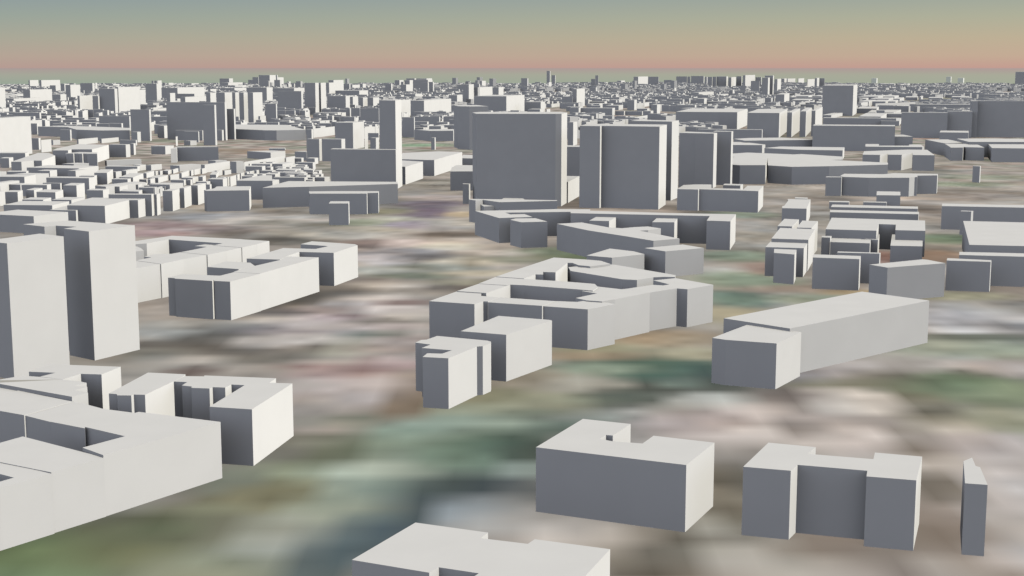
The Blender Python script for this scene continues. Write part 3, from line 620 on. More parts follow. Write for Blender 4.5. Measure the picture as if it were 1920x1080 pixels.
('low_building','long low mostly shaded block, fifth nearest to the left of the two-slab terrace end','terrace houses in close rows',9.86,1,'-461.3,1316.3,-437.9,1312.9,-437.0,1338.5,-460.5,1341.8'),
('tower_block','narrow very tall mostly shaded block, tenth nearest to the right of the stepped skyline tower','blocks near the skyline',94.89,1,'-642.1,4434.3,-607.8,4426.4,-600.8,4454.5,-635.1,4462.4'),
('tower_block','narrow very tall mostly shaded block, ninth nearest to the right of the stepped skyline tower','blocks near the skyline',94.60,1,'-645.9,4460.4,-611.7,4452.5,-605.0,4479.3,-639.2,4487.2'),
('apartment_block','small low house with bright gable between the broad slab and twin slabs','',22.14,1,'55.3,1486.2,58.7,1486.2,74.5,1566.4,56.6,1568.8'),
('tower_block','squarish tall fully shaded block, second nearest beyond the white-edged tower','blocks of the middle distance',49.22,1,'-349.1,3283.6,-305.0,3273.4,-303.9,3280.5,-348.1,3290.7'),
('tower_block','broad tall mostly shaded block, fifteenth nearest to the right of the stepped skyline tower','blocks of the middle distance',55.50,1,'-568.0,4397.1,-509.5,4383.6,-500.8,4418.6,-559.2,4432.1'),
('low_building','long low mostly shaded block, fourth nearest to the left of the two-slab terrace end','terrace houses in close rows',11.65,1,'-483.9,1398.5,-462.3,1395.6,-462.2,1419.9,-483.8,1422.8'),
('apartment_block','small cube house standing behind the long parallel slabs','',13.14,1,'368.2,1430.5,391.5,1427.3,403.3,1471.2,380.1,1476.2'),
('low_building','broad low mostly shaded block, second nearest to the left of the two-slab terrace end','terrace houses in close rows',12.55,1,'-495.1,1474.8,-473.8,1469.5,-475.9,1502.1,-497.2,1507.5'),
('apartment_block','broad mid-rise half lit block, ninth nearest beyond the two-slab terrace end','terrace houses in close rows',16.45,1,'-478.7,1511.7,-463.8,1509.4,-464.7,1541.3,-479.7,1543.6'),
('tower_block','narrow tall mostly lit block, nearest to the right of the ribbed towers','blocks of the middle distance',50.45,1,'562.6,2919.9,571.9,2917.8,646.2,3205.1,636.9,3207.3'),
('apartment_block','broad mid-rise fully shaded block, nearest to the right of the white-edged tower','blocks of the middle distance',32.90,1,'-218.3,3194.1,-162.0,3181.1,-160.7,3188.1,-217.0,3201.1'),
('apartment_block','shaded house with sloping roof outline beside the grey twin slabs','',13.73,1,'364.8,2366.0,415.3,2363.2,423.4,2379.8,399.7,2463.5,379.8,2463.5'),
('low_building','long low half lit block, ninth nearest to the left of the canted-end house','terrace houses in close rows',10.28,1,'-409.8,1602.2,-385.3,1596.0,-376.0,1621.0,-400.6,1627.2'),
('apartment_block','squarish mid-rise half lit block, seventh nearest to the left of the canted-end house','terrace houses in close rows',20.20,1,'-344.8,1398.2,-335.3,1398.2,-334.1,1422.2,-343.6,1422.2'),
('low_building','long low mostly shaded block, fifth nearest in front of the hexagonal pale house','terrace houses in close rows',12.49,1,'-542.0,1566.0,-512.6,1562.4,-513.2,1578.2,-542.6,1581.8'),
('low_building','trapezoid roof house against the broad slab tower front','',9.54,1,'-13.3,1407.0,0.9,1395.6,14.6,1407.0,11.3,1434.2,-8.1,1439.2'),
('apartment_block','tiny box house with a tilted roof, second by the kinked house','',18.21,1,'-26.0,1314.0,-20.2,1287.7,-11.1,1289.4,-19.9,1321.1'),
('apartment_block','small box house with lit edge between stepped roof and recessed hall','',13.43,1,'264.4,1055.8,272.8,1050.6,283.4,1087.3,273.4,1090.1'),
('tower_block','narrow tall half lit block, second nearest to the right of the ribbed towers','blocks of the middle distance',52.21,1,'592.0,2935.7,603.7,2933.0,674.3,3216.2,662.7,3218.9'),
('low_building','tapered dark-fronted house at the edge of the orange ground','',11.11,1,'-416.1,2234.9,-372.3,2194.6,-356.0,2234.9,-380.2,2254.4'),
('tower_block','narrow shaded pilaster block against the giant grey block','',73.85,1,'933.9,2905.5,945.9,2902.8,957.1,2947.8,945.1,2950.5'),
('tower_block','squarish very tall mostly shaded block, ninth nearest beyond the dark double slab','blocks near the skyline',82.64,1,'-1376.3,5379.9,-1331.9,5369.7,-1324.5,5399.7,-1368.9,5409.9'),
('low_building','long low mostly shaded block, seventh nearest to the left of the very long grey house','terrace houses in close rows',10.88,1,'-286.0,1697.2,-247.7,1693.0,-245.5,1704.2,-283.9,1708.4'),
('tower_block','narrow tall mostly lit block, third nearest to the right of the ribbed towers','blocks of the middle distance',53.07,1,'619.5,2953.9,627.0,2952.2,703.9,3239.2,696.4,3240.9'),
('apartment_block','broad low mostly shaded block, nearest beyond the two-slab terrace end','terrace houses in close rows',13.86,1,'-445.2,1481.5,-427.1,1479.3,-426.1,1498.0,-444.2,1500.2'),
('apartment_block','squarish mid-rise mostly shaded block to the right of the many-bend front','blocks of the middle distance',33.32,1,'-312.7,2169.5,-293.1,2164.9,-290.8,2175.9,-310.3,2180.5'),
('apartment_block','small upright house with lit edge peeping behind the big flat roof','',20.13,1,'380.1,1198.0,388.4,1195.6,391.7,1200.4,382.8,1203.9'),
('low_building','long low mostly lit block, nearest to the right of the brown-ground slab','terrace houses in close rows',10.85,1,'-420.3,1919.6,-415.0,1918.4,-396.0,1994.5,-401.3,1995.7'),
('apartment_block','tiny box house with a tilted roof, first by the kinked house','',16.32,1,'-30.7,1305.2,-25.3,1278.8,-15.3,1283.0,-19.7,1305.2'),
('apartment_block','squarish mid-rise half lit block, third nearest to the left of the canted-end house','terrace houses in close rows',20.23,1,'-331.8,1465.9,-324.6,1463.7,-322.8,1494.6,-330.0,1496.9'),
('apartment_block','small shaded house with lit edge at the end of the zigzag block','',20.77,1,'347.0,1569.2,364.2,1567.9,366.8,1577.0,349.8,1579.6'),
('apartment_block','long low mostly shaded block, nearest to the left of the hexagonal pale house','blocks of the middle distance',14.86,1,'-768.9,2117.9,-724.9,2117.9,-729.1,2147.3,-773.1,2147.3'),
('apartment_block','long cream-walled house by the big square skyline tower','',21.03,1,'1230.8,4853.5,1233.8,4852.8,1437.6,5095.7,1434.5,5096.4'),
('tower_block','squarish tall mostly lit block, tenth nearest beyond the long raised-kink house','blocks of the middle distance',58.95,1,'-1289.3,4245.6,-1282.3,4244.0,-1264.9,4313.7,-1271.9,4315.4'),
('tower_block','broad tall mostly lit block, nearest beyond the dark double slab','blocks of the middle distance',39.61,1,'-1162.5,5017.8,-1144.9,5013.7,-1105.1,5173.0,-1122.7,5177.1'),
('apartment_block','long mid-rise fully shaded block, nearest to the right of the waving-roofed block','blocks of the middle distance',16.76,1,'829.4,2765.8,881.6,2753.8,907.8,2834.5,855.6,2846.6'),
('low_building','long low half lit block, seventh nearest to the right of the rippled house','terrace houses in close rows',10.10,1,'-473.5,1710.2,-455.8,1706.0,-460.5,1773.0,-478.3,1777.2'),
('apartment_block','low annex slab leaning on the zigzag-fronted block','',19.22,1,'394.2,1567.2,410.8,1564.6,414.7,1577.4,397.6,1578.7'),
('apartment_block','long mid-rise mostly lit block, seventh nearest beyond the blank beige wall','blocks of the middle distance',27.55,1,'-1880.8,5325.9,-1852.6,5319.3,-1807.4,5500.6,-1835.6,5507.2'),
('apartment_block','long mid-rise fully shaded block, nearest to the left of the slender grey tower','blocks of the middle distance',19.75,1,'-659.1,2793.7,-603.9,2781.0,-603.9,2788.1,-659.1,2800.8'),
('tower_block','narrow very tall half lit block, nearest to the right of the striped towers','blocks of the middle distance',77.85,1,'-699.8,3669.3,-687.4,3666.4,-681.5,3690.0,-693.9,3692.8'),
('apartment_block','broad low half lit block, fifth nearest in front of the rippled house','terrace houses in close rows',14.10,1,'-507.9,1725.7,-492.4,1725.7,-502.2,1787.0,-517.7,1787.0'),
('apartment_block','broad mid-rise mostly shaded block, nearest to the right of the rippled house','blocks of the middle distance',20.03,1,'-640.6,2263.0,-612.2,2256.4,-608.9,2269.5,-637.4,2276.0'),
('apartment_block','long low mostly lit block, ninth nearest in front of the hexagonal pale house','terrace houses in close rows',13.00,1,'-583.0,1587.1,-572.4,1584.7,-563.2,1621.6,-573.8,1624.0'),
('low_building','long low fully shaded block, second nearest to the left of the very long grey house','terrace houses in close rows',7.48,1,'-277.0,1713.6,-237.7,1693.0,-238.4,1713.6,-277.7,1734.1'),
('tower_block','long tall mostly shaded block, fourteenth nearest to the left of the many-notched skyline tower','blocks near the skyline',36.74,1,'-820.3,6648.4,-706.3,6622.0,-677.4,6737.8,-791.5,6764.1'),
('low_building','thin roofed shed squeezed between the long slabs and the recessed hall','',6.54,1,'326.5,1302.1,351.0,1290.9,353.7,1299.6,328.7,1308.4'),
('tower_block','squarish very tall mostly lit block, sixteenth nearest beyond the long raised-kink house','blocks near the skyline',71.59,1,'-1840.5,5905.0,-1818.6,5899.9,-1800.4,5972.6,-1822.4,5977.7'),
('apartment_block','long mid-rise fully shaded block, ninth nearest in front of the slender dark skyline pair','blocks of the middle distance',21.86,1,'205.5,4281.5,299.0,4259.9,309.9,4303.3,216.4,4324.9'),
('apartment_block','narrow mid-rise mostly lit block, fifth nearest to the left of the canted-end house','terrace houses in close rows',20.10,1,'-335.8,1431.6,-331.3,1431.6,-330.8,1461.2,-335.2,1461.2'),
('low_building','low wide grey-beige house by the open brown ground','',7.51,1,'-591.1,2063.8,-585.7,2053.9,-545.0,2090.2,-550.4,2100.2'),
('tower_block','long tall half lit block, fifth nearest to the right of the stepped skyline tower','blocks near the skyline',39.31,1,'-1215.4,7281.7,-1104.0,7256.0,-1070.6,7389.8,-1182.1,7415.5'),
('tower_block','squarish tall fully shaded block, nearest beyond the white-edged tower','blocks of the middle distance',41.07,1,'-223.6,2908.4,-199.2,2902.8,-198.1,2909.8,-222.5,2915.4'),
('apartment_block','shaded sliver house behind the stepped roof house','',16.27,1,'229.0,1042.8,235.0,1041.1,238.4,1051.6,231.2,1051.6'),
('low_building','long low mostly shaded block in front of the tapered dark house','terrace houses in close rows',11.53,1,'-302.2,1815.1,-275.3,1802.4,-276.2,1831.3,-303.2,1844.0'),
('apartment_block','long mid-rise mostly lit block to the right of the many-bend front','blocks of the middle distance',18.33,1,'-404.2,2895.4,-403.7,2895.3,-374.4,3012.5,-375.0,3012.6'),
('tower_block','squarish tall mostly lit block, fifth nearest in front of the many-notched skyline tower','blocks of the middle distance',47.90,1,'-334.6,4143.2,-333.9,4143.0,-302.8,4268.0,-303.5,4268.1'),
('tower_block','broad very tall mostly shaded block, nearest to the right of the many-notched skyline tower','blocks near the skyline',72.11,1,'-580.5,8398.7,-491.5,8378.1,-469.7,8465.5,-558.8,8486.0'),
('tower_block','squarish very tall mostly lit block, thirteenth nearest to the right of the stepped skyline tower','blocks near the skyline',79.40,1,'-929.7,7262.0,-903.5,7256.0,-868.8,7395.1,-895.0,7401.2'),
('apartment_block','long mid-rise fully shaded block, nearest to the left of the ribbed towers','blocks of the middle distance',28.44,1,'738.0,4873.4,827.0,4852.8,834.1,4881.5,745.1,4902.1'),
('low_building','broad low half lit block, third nearest to the right of the tapered dark house','terrace houses in close rows',12.57,1,'-323.2,1913.5,-308.6,1910.2,-299.5,1946.6,-314.1,1950.0'),
('low_building','broad low half lit block, eighth nearest in front of the hexagonal pale house','terrace houses in close rows',12.34,1,'-515.2,1501.5,-505.8,1499.2,-506.0,1527.4,-515.4,1529.6'),
('low_building','broad low mostly shaded block, tenth nearest in front of the hexagonal pale house','terrace houses in close rows',11.97,1,'-530.2,1481.3,-517.0,1481.3,-519.1,1503.1,-532.4,1503.1'),
('low_building','long low mostly shaded block, eighth nearest to the left of the very long grey house','terrace houses in close rows',10.94,1,'-290.4,1776.8,-264.3,1773.7,-262.6,1792.2,-288.6,1795.3'),
('tower_block','narrow very tall half lit block, fifth nearest to the right of the many-notched skyline tower','blocks near the skyline',79.34,1,'-185.0,5375.0,-161.9,5369.7,-145.0,5437.4,-168.1,5442.7'),
('tower_block','squarish very tall mostly lit block, fourth nearest in front of the slender dark skyline pair','blocks near the skyline',65.24,1,'217.3,5165.7,233.3,5162.0,270.2,5309.8,254.2,5313.5'),
('low_building','long low mostly lit block, nearest in front of the brown-ground slab','terrace houses in close rows',7.96,1,'-469.7,1952.3,-454.8,1943.3,-432.3,1974.2,-447.2,1983.2'),
('apartment_block','long low mostly shaded block, sixth nearest to the left of the cream-walled house','blocks of the middle distance',12.76,1,'922.7,3801.5,978.4,3788.7,1070.8,4081.8,1015.2,4094.6'),
('low_building','broad low mostly shaded block, seventh nearest in front of the hexagonal pale house','terrace houses in close rows',11.76,1,'-530.3,1602.3,-508.6,1596.0,-508.9,1606.0,-530.7,1612.3'),
('tower_block','narrow very tall mostly lit block, eleventh nearest to the right of the stepped skyline tower','blocks near the skyline',94.22,1,'-606.7,4498.2,-600.1,4496.7,-589.6,4538.6,-596.3,4540.1'),
('tower_block','broad very tall half lit block, nearest beyond the stepped skyline tower','blocks near the skyline',91.66,1,'-1760.8,9970.9,-1681.7,9952.6,-1656.1,10055.2,-1735.2,10073.5'),
('tower_block','narrow tall half lit block, nearest to the right of the broadest slab tower','blocks of the middle distance',42.46,1,'101.8,2603.4,111.7,2601.1,120.7,2637.0,110.8,2639.3'),
('tower_block','squarish tall mostly shaded block, fifth nearest to the left of the dark double slab','blocks of the middle distance',53.32,1,'-1199.7,4390.1,-1171.5,4383.6,-1165.8,4406.4,-1194.0,4412.9'),
('apartment_block','broad tall mostly shaded block, fifteenth nearest in front of the needle-like tower pair','blocks of the middle distance',34.04,1,'39.4,4526.4,90.7,4514.6,105.1,4572.4,53.8,4584.2'),
('tower_block','narrow tall fully shaded block, fourth nearest to the right of the striped towers','blocks of the middle distance',49.98,1,'-628.2,3649.0,-601.3,3642.8,-599.8,3649.8,-626.7,3656.0'),
('tower_block','narrow very tall half lit block, nearest to the left of the striped towers','blocks of the middle distance',77.45,1,'-721.5,3692.2,-713.6,3690.3,-708.1,3712.8,-716.0,3714.6'),
('low_building','long low mostly shaded block, sixth nearest to the left of the very long grey house','terrace houses in close rows',10.49,1,'-283.3,1767.3,-257.9,1759.8,-255.6,1774.8,-281.0,1782.4'),
('tower_block','narrow very tall mostly shaded block, nineteenth nearest to the left of the square skyline tower','blocks near the skyline',105.86,1,'1168.9,6630.4,1205.3,6622.0,1220.2,6681.9,1183.8,6690.3'),
('low_building','long low mostly shaded block, fourth nearest beyond the two-slab terrace end','terrace houses in close rows',8.20,1,'-425.4,1535.8,-403.2,1530.2,-405.2,1552.8,-427.4,1558.4'),
('tower_block','broad tall fully shaded block, third nearest beyond the dark double slab','blocks near the skyline',42.39,1,'-1296.6,5517.4,-1220.5,5499.8,-1218.8,5506.6,-1294.9,5524.2'),
('apartment_block','broad low mostly shaded block, sixth nearest in front of the tapered dark house','terrace houses in close rows',12.80,1,'-349.1,1859.8,-326.4,1854.7,-325.0,1871.8,-347.8,1876.8'),
('tower_block','broad very tall mostly lit block beyond the long raised-kink house','blocks near the skyline',63.57,1,'-3019.9,9156.2,-3005.0,9152.7,-2952.2,9364.6,-2967.1,9368.1'),
('low_building','broad low mostly shaded block, third nearest in front of the tapered dark house','terrace houses in close rows',12.19,1,'-351.1,1915.5,-325.0,1910.2,-326.6,1933.6,-352.6,1939.0'),
('low_building','long low half lit block, nearest in front of the rippled house','terrace houses in close rows',9.23,1,'-623.4,1969.6,-604.6,1960.4,-589.2,1978.9,-608.0,1988.1'),
('low_building','broad low mostly shaded block, third nearest beyond the canted-end house','terrace houses in close rows',11.19,1,'-356.9,1665.5,-338.7,1661.5,-337.7,1681.9,-356.0,1685.9'),
('low_building','long low fully shaded block, third nearest to the right of the rippled house','terrace houses in close rows',6.75,1,'-557.9,1948.7,-512.6,1943.3,-513.5,1961.2,-558.8,1966.5'),
('low_building','broad low mostly lit block, second nearest beyond the two-slab terrace end','terrace houses in close rows',10.86,1,'-439.6,1564.8,-432.6,1562.4,-428.4,1592.6,-435.4,1595.0'),
('apartment_block','long low half lit block, nearest to the left of the brown-ground slab','blocks of the middle distance',13.13,1,'-592.4,2337.0,-567.9,2331.3,-560.7,2360.3,-585.2,2365.9'),
('tower_block','narrow tall fully shaded block to the right of the many-bend front','blocks of the middle distance',46.34,1,'-318.8,2209.5,-310.3,2207.5,-309.7,2214.7,-318.2,2216.6'),
('low_building','broad low half lit block, second nearest in front of the rippled house','terrace houses in close rows',11.12,1,'-565.1,1805.5,-554.0,1802.4,-547.4,1829.5,-558.5,1832.7'),
('apartment_block','long mid-rise mostly lit block, thirteenth nearest beyond the long raised-kink house','blocks of the middle distance',19.77,1,'-1412.1,4260.3,-1410.4,4259.9,-1377.0,4393.9,-1378.7,4394.3'),
('tower_block','narrow tall half lit block, third nearest to the left of the striped towers','blocks of the middle distance',61.13,1,'-985.3,4609.7,-970.8,4606.3,-960.7,4647.1,-975.1,4650.5'),
('tower_block','narrow very tall half lit block, fourth nearest beyond the ribbed towers','blocks near the skyline',96.40,1,'1136.6,6514.2,1162.4,6508.3,1211.2,6704.0,1185.4,6710.0'),
('apartment_block','broad low mostly lit block, fifth nearest to the right of the rippled house','terrace houses in close rows',13.34,1,'-488.5,1776.8,-482.1,1773.7,-476.3,1805.4,-482.7,1808.5'),
('tower_block','squarish tall mostly lit block, third nearest beyond the flat-cap tower','blocks near the skyline',59.24,1,'-141.7,6090.3,-139.3,6089.7,-86.0,6303.1,-88.5,6303.7'),
('low_building','low flat house, second of the pair behind the two long parallel slabs','',7.11,1,'352.2,1419.0,374.0,1413.1,377.0,1423.5,354.4,1426.5'),
('apartment_block','long mid-rise fully shaded block, eighth nearest to the left of the square skyline tower','blocks near the skyline',23.21,1,'1127.4,5808.5,1251.8,5779.8,1259.5,5810.5,1135.1,5839.2'),
('low_building','broad low mostly shaded block, third nearest in front of the rippled house','terrace houses in close rows',11.63,1,'-521.3,1708.8,-502.2,1706.0,-504.0,1723.1,-523.0,1726.0'),
('low_building','long low mostly shaded block, fourth nearest to the right of the rippled house','terrace houses in close rows',8.84,1,'-478.4,1695.7,-458.8,1693.0,-458.1,1716.6,-477.7,1719.3'),
('low_building','broad low mostly shaded block, eighth nearest beyond the two-slab terrace end','terrace houses in close rows',10.61,1,'-409.3,1553.9,-391.2,1551.5,-391.4,1562.1,-409.5,1564.4'),
('low_building','long low mostly shaded block, third nearest in front of the hexagonal pale house','terrace houses in close rows',9.94,1,'-641.5,1802.4,-616.9,1802.4,-620.3,1821.3,-644.9,1821.3'),
('tower_block','squarish tall half lit block, third nearest beyond the ribbed towers','blocks near the skyline',45.72,1,'957.5,5192.4,986.6,5185.6,1060.3,5470.7,1031.3,5477.5'),
('low_building','small thin roofed house behind the wide low house','',8.83,1,'239.4,1607.9,258.1,1601.8,264.3,1621.6,243.9,1627.9'),
('low_building','broad low half lit block, sixth nearest in front of the hexagonal pale house','terrace houses in close rows',10.25,1,'-567.7,1599.7,-553.4,1596.0,-555.0,1618.5,-569.3,1622.2'),
('apartment_block','broad mid-rise mostly shaded block, fourteenth nearest in front of the skyline box cluster','blocks of the middle distance',26.82,1,'509.2,4439.5,566.0,4426.4,576.2,4467.6,519.4,4480.7'),
('low_building','long low half lit block, second nearest in front of the hexagonal pale house','terrace houses in close rows',9.90,1,'-609.0,1821.8,-591.5,1817.0,-589.0,1837.9,-606.5,1842.7'),
('tower_block','squarish very tall mostly shaded block, eighteenth nearest beyond the long raised-kink house','blocks near the skyline',63.46,1,'-2224.7,7388.8,-2159.0,7373.6,-2154.1,7393.3,-2219.8,7408.5'),
('apartment_block','broad low half lit block, twelfth nearest to the right of the tapered dark house','blocks of the middle distance',13.57,1,'-333.1,2180.8,-313.1,2169.1,-305.2,2180.8,-325.2,2192.4'),
('apartment_block','long low mostly shaded block, second nearest to the left of the brown-ground slab','blocks of the middle distance',13.44,1,'-593.1,2339.5,-568.1,2333.8,-563.6,2351.9,-588.5,2357.6'),
('apartment_block','long mid-rise mostly lit block, eighth nearest to the right of the skyline box cluster','blocks near the skyline',30.32,1,'810.5,6479.0,844.2,6471.2,952.7,6761.3,918.9,6769.1'),
('apartment_block','long mid-rise mostly shaded block, fifth nearest to the left of the cream-walled house','blocks near the skyline',20.87,1,'1464.3,6061.0,1545.1,6042.4,1654.1,6341.8,1573.3,6360.4'),
('apartment_block','long mid-rise fully shaded block, eighth nearest in front of the skyline box cluster','blocks near the skyline',23.79,1,'627.1,5957.4,742.6,5930.7,745.4,5941.8,629.9,5968.5'),
('low_building','long low mostly shaded block, third nearest in front of the cream-walled house','blocks of the middle distance',12.13,1,'903.4,3496.0,945.9,3486.2,1011.5,3707.6,969.0,3717.5'),
('apartment_block','broad mid-rise fully shaded block, second nearest in front of the slender grey tower','blocks of the middle distance',20.56,1,'-625.8,2720.6,-597.1,2714.0,-597.1,2721.0,-625.8,2727.7'),
('apartment_block','long mid-rise half lit block, nearest beyond the striped towers','blocks near the skyline',33.40,1,'-1581.1,7768.8,-1501.4,7750.4,-1465.0,7896.6,-1544.7,7915.0'),
('low_building','long low half lit block, second nearest in front of the cream-walled house','blocks of the middle distance',12.34,1,'1063.5,4154.3,1107.0,4144.2,1207.5,4436.0,1163.9,4446.0'),
('apartment_block','squarish mid-rise half lit block, second nearest to the left of the tapered dark house','terrace houses in close rows',15.59,1,'-380.0,1915.7,-370.6,1910.2,-362.5,1919.4,-372.0,1924.9'),
('low_building','broad low half lit block, fifth nearest beyond the two-slab terrace end','terrace houses in close rows',10.38,1,'-429.9,1598.5,-420.8,1596.0,-417.7,1617.2,-426.8,1619.7'),
('low_building','low flat house, first of the pair behind the two long parallel slabs','',6.78,1,'319.4,1424.6,338.2,1420.2,341.8,1433.7,322.1,1436.7'),
('low_building','long low mostly lit block, nearest in front of the square skyline tower','blocks of the middle distance',9.21,1,'872.6,4023.9,898.0,4018.0,1012.0,4315.1,986.7,4320.9'),
('low_building','long low half lit block, twelfth nearest in front of the brown-ground slab','terrace houses in close rows',6.60,1,'-448.7,1748.9,-435.4,1746.0,-433.9,1790.0,-447.2,1792.9'),
('tower_block','broad tall half lit block, fourteenth nearest beyond the long raised-kink house','blocks near the skyline',41.20,1,'-1748.6,5441.9,-1714.3,5434.0,-1704.4,5473.7,-1738.7,5481.6'),
('low_building','long low mostly shaded block, fourteenth nearest to the right of the tapered dark house','terrace houses in close rows',9.93,1,'-302.7,1983.6,-277.3,1977.7,-274.9,1988.6,-300.3,1994.5'),
('tower_block','squarish tall half lit block, second nearest to the right of the many-notched skyline tower','blocks near the skyline',42.04,1,'-231.6,5252.6,-201.2,5245.6,-183.8,5315.3,-214.2,5322.3'),
('apartment_block','broad mid-rise mostly shaded block, third nearest to the right of the many-bend front','blocks of the middle distance',17.32,1,'-520.4,3100.5,-485.9,3092.6,-481.3,3111.0,-515.8,3119.0'),
('apartment_block','broad mid-rise mostly shaded block, second nearest to the left of the many-bend front','blocks of the middle distance',16.32,1,'-572.5,2968.3,-544.4,2961.8,-537.9,2988.0,-566.0,2994.5'),
('low_building','long low mostly shaded block, eleventh nearest in front of the tapered dark house','terrace houses in close rows',8.38,1,'-334.8,1928.2,-309.5,1902.0,-304.3,1907.2,-329.7,1933.3'),
('apartment_block','thin upright house with lit edge at the broad slab tower foot','',20.72,1,'-51.3,1475.5,-44.8,1474.4,-43.6,1481.3,-51.2,1484.7'),
('apartment_block','broad mid-rise mostly shaded block, third nearest to the left of the many-bend front','blocks of the middle distance',17.39,1,'-597.6,3099.4,-562.5,3091.3,-558.9,3106.0,-593.9,3114.1'),
('tower_block','broad very tall mostly lit block, nearest to the left of the skyline box cluster','blocks near the skyline',77.08,1,'895.2,10559.4,928.3,10551.8,1029.0,10852.8,995.9,10860.4'),
('low_building','long low mostly lit block, nearest in front of the long raised-kink house','blocks of the middle distance',10.28,1,'-802.0,2626.0,-799.0,2625.3,-782.5,2691.7,-785.5,2692.4'),
('tower_block','narrow tall fully shaded block, twelfth nearest beyond the long raised-kink house','blocks of the middle distance',58.20,1,'-1245.2,4248.0,-1227.6,4244.0,-1225.7,4251.7,-1243.2,4255.8'),
('apartment_block','long low mostly shaded block, seventh nearest to the left of the cream-walled house','blocks of the middle distance',15.15,1,'1077.8,4467.0,1136.1,4453.5,1201.3,4681.1,1143.1,4694.6'),
('low_building','shaded low house with a thin roof meeting the curving white house','',9.80,1,'-74.3,2078.6,-53.1,2070.4,-55.2,2153.6,-74.4,2164.8'),
('tower_block','narrow very tall mostly lit block, twelfth nearest to the right of the stepped skyline tower','blocks near the skyline',73.34,1,'-859.9,6625.4,-845.3,6622.0,-826.5,6697.6,-841.1,6700.9'),
('tower_block','narrow very tall half lit block, eighth nearest beyond the blank beige wall','blocks near the skyline',78.09,1,'-1664.3,4608.9,-1653.4,4606.3,-1643.9,4644.3,-1654.8,4646.9'),
('tower_block','squarish tall half lit block, eighth nearest to the left of the many-notched skyline tower','blocks of the middle distance',42.08,1,'-485.1,4805.9,-465.9,4801.5,-451.3,4860.0,-470.5,4864.4'),
('apartment_block','narrow mid-rise half lit block, nearest to the right of the two-slab terrace end','terrace houses in close rows',20.32,1,'-343.1,1357.2,-340.6,1357.2,-340.4,1369.9,-343.0,1369.9'),
('small_building','lone small column building with lit edge on open ground','',20.11,1,'570.8,1759.3,577.5,1752.8,581.3,1760.9,573.6,1765.7'),
('apartment_block','long mid-rise mostly shaded block, fourteenth nearest to the right of the many-bend front','blocks of the middle distance',15.64,1,'-516.0,3386.1,-479.0,3377.6,-470.7,3410.9,-507.7,3419.4'),
('apartment_block','long low mostly shaded block, sixth nearest to the left of the square skyline tower','blocks of the middle distance',14.88,1,'948.7,4680.8,1003.6,4668.1,1077.5,4943.7,1022.6,4956.4'),
('tower_block','squarish very tall mostly lit block, seventh nearest beyond the ribbed towers','blocks near the skyline',91.62,1,'1612.9,9954.1,1619.3,9952.6,1735.3,10239.7,1728.9,10241.2'),
('apartment_block','squarish mid-rise mostly lit block, nearest beyond the hexagonal pale house','blocks of the middle distance',20.58,1,'-790.6,2388.5,-789.8,2388.4,-782.3,2418.4,-783.2,2418.6'),
('tower_block','narrow tall half lit block, fourth nearest beyond the dark double slab','blocks near the skyline',55.06,1,'-1183.8,4908.2,-1171.5,4905.3,-1162.6,4941.0,-1174.9,4943.8'),
('low_building','broad low half lit block, seventeenth nearest in front of the tapered dark house','terrace houses in close rows',8.69,1,'-310.4,1776.7,-296.0,1773.7,-295.4,1807.3,-309.8,1810.3'),
('apartment_block','broad low half lit block, second nearest to the left of the hexagonal pale house','terrace houses in close rows',13.62,1,'-726.3,2016.9,-713.7,2016.9,-716.1,2041.3,-728.7,2041.3'),
('tower_block','squarish very tall mostly shaded block, eighth nearest beyond the giant grey block','blocks near the skyline',112.62,1,'3709.7,10572.0,3797.1,10551.8,3900.9,10802.3,3813.5,10822.5'),
('apartment_block','squarish mid-rise mostly lit block, second nearest to the right of the blank beige wall','blocks of the middle distance',24.72,1,'-1073.6,3181.3,-1072.9,3181.1,-1062.0,3224.6,-1062.8,3224.7'),
('apartment_block','broad mid-rise mostly shaded block, third nearest beyond the many-bend front','blocks of the middle distance',17.56,1,'-555.2,3093.7,-526.8,3087.2,-521.9,3107.0,-550.2,3113.6'),
('apartment_block','long low mostly shaded block, third nearest beyond the long raised-kink house','blocks of the middle distance',14.91,1,'-1136.2,3636.1,-1085.2,3624.3,-1081.0,3641.4,-1132.0,3653.2'),
('low_building','long low mostly lit block, eleventh nearest in front of the skyline box cluster','blocks of the middle distance',7.72,1,'330.9,3880.5,332.2,3880.3,421.5,4181.8,420.2,4182.1'),
('tower_block','broad tall mostly lit block beyond the long raised-kink house','blocks near the skyline',46.05,1,'-2545.9,7892.7,-2511.3,7884.7,-2486.4,7984.8,-2520.9,7992.7'),
('apartment_block','long mid-rise mostly shaded block, tenth nearest to the left of the square skyline tower','blocks of the middle distance',17.36,1,'1081.5,5543.8,1147.5,5528.5,1229.9,5835.9,1163.9,5851.1'),
('apartment_block','long low fully shaded block, nearest beyond the blank beige wall','blocks of the middle distance',12.94,1,'-1533.6,4207.0,-1422.2,4181.3,-1418.6,4195.8,-1530.0,4221.5'),
('apartment_block','long mid-rise half lit block, second nearest in front of the many-notched skyline tower','blocks near the skyline',30.81,1,'-460.2,6101.0,-411.3,6089.7,-387.8,6184.1,-436.7,6195.4'),
('tower_block','long tall mostly lit block, fifth nearest to the left of the stepped skyline tower','blocks near the skyline',39.78,1,'-2031.6,9966.5,-1971.3,9952.6,-1913.6,10184.2,-1973.8,10198.1'),
('apartment_block','long mid-rise mostly lit block, ninth nearest beyond the blank beige wall','blocks near the skyline',22.58,1,'-2279.3,6440.1,-2255.4,6434.6,-2218.0,6584.8,-2241.8,6590.3'),
('low_building','broad low mostly shaded block, tenth nearest in front of the tapered dark house','terrace houses in close rows',10.26,1,'-322.0,1817.3,-306.6,1814.1,-304.2,1828.5,-319.5,1831.7'),
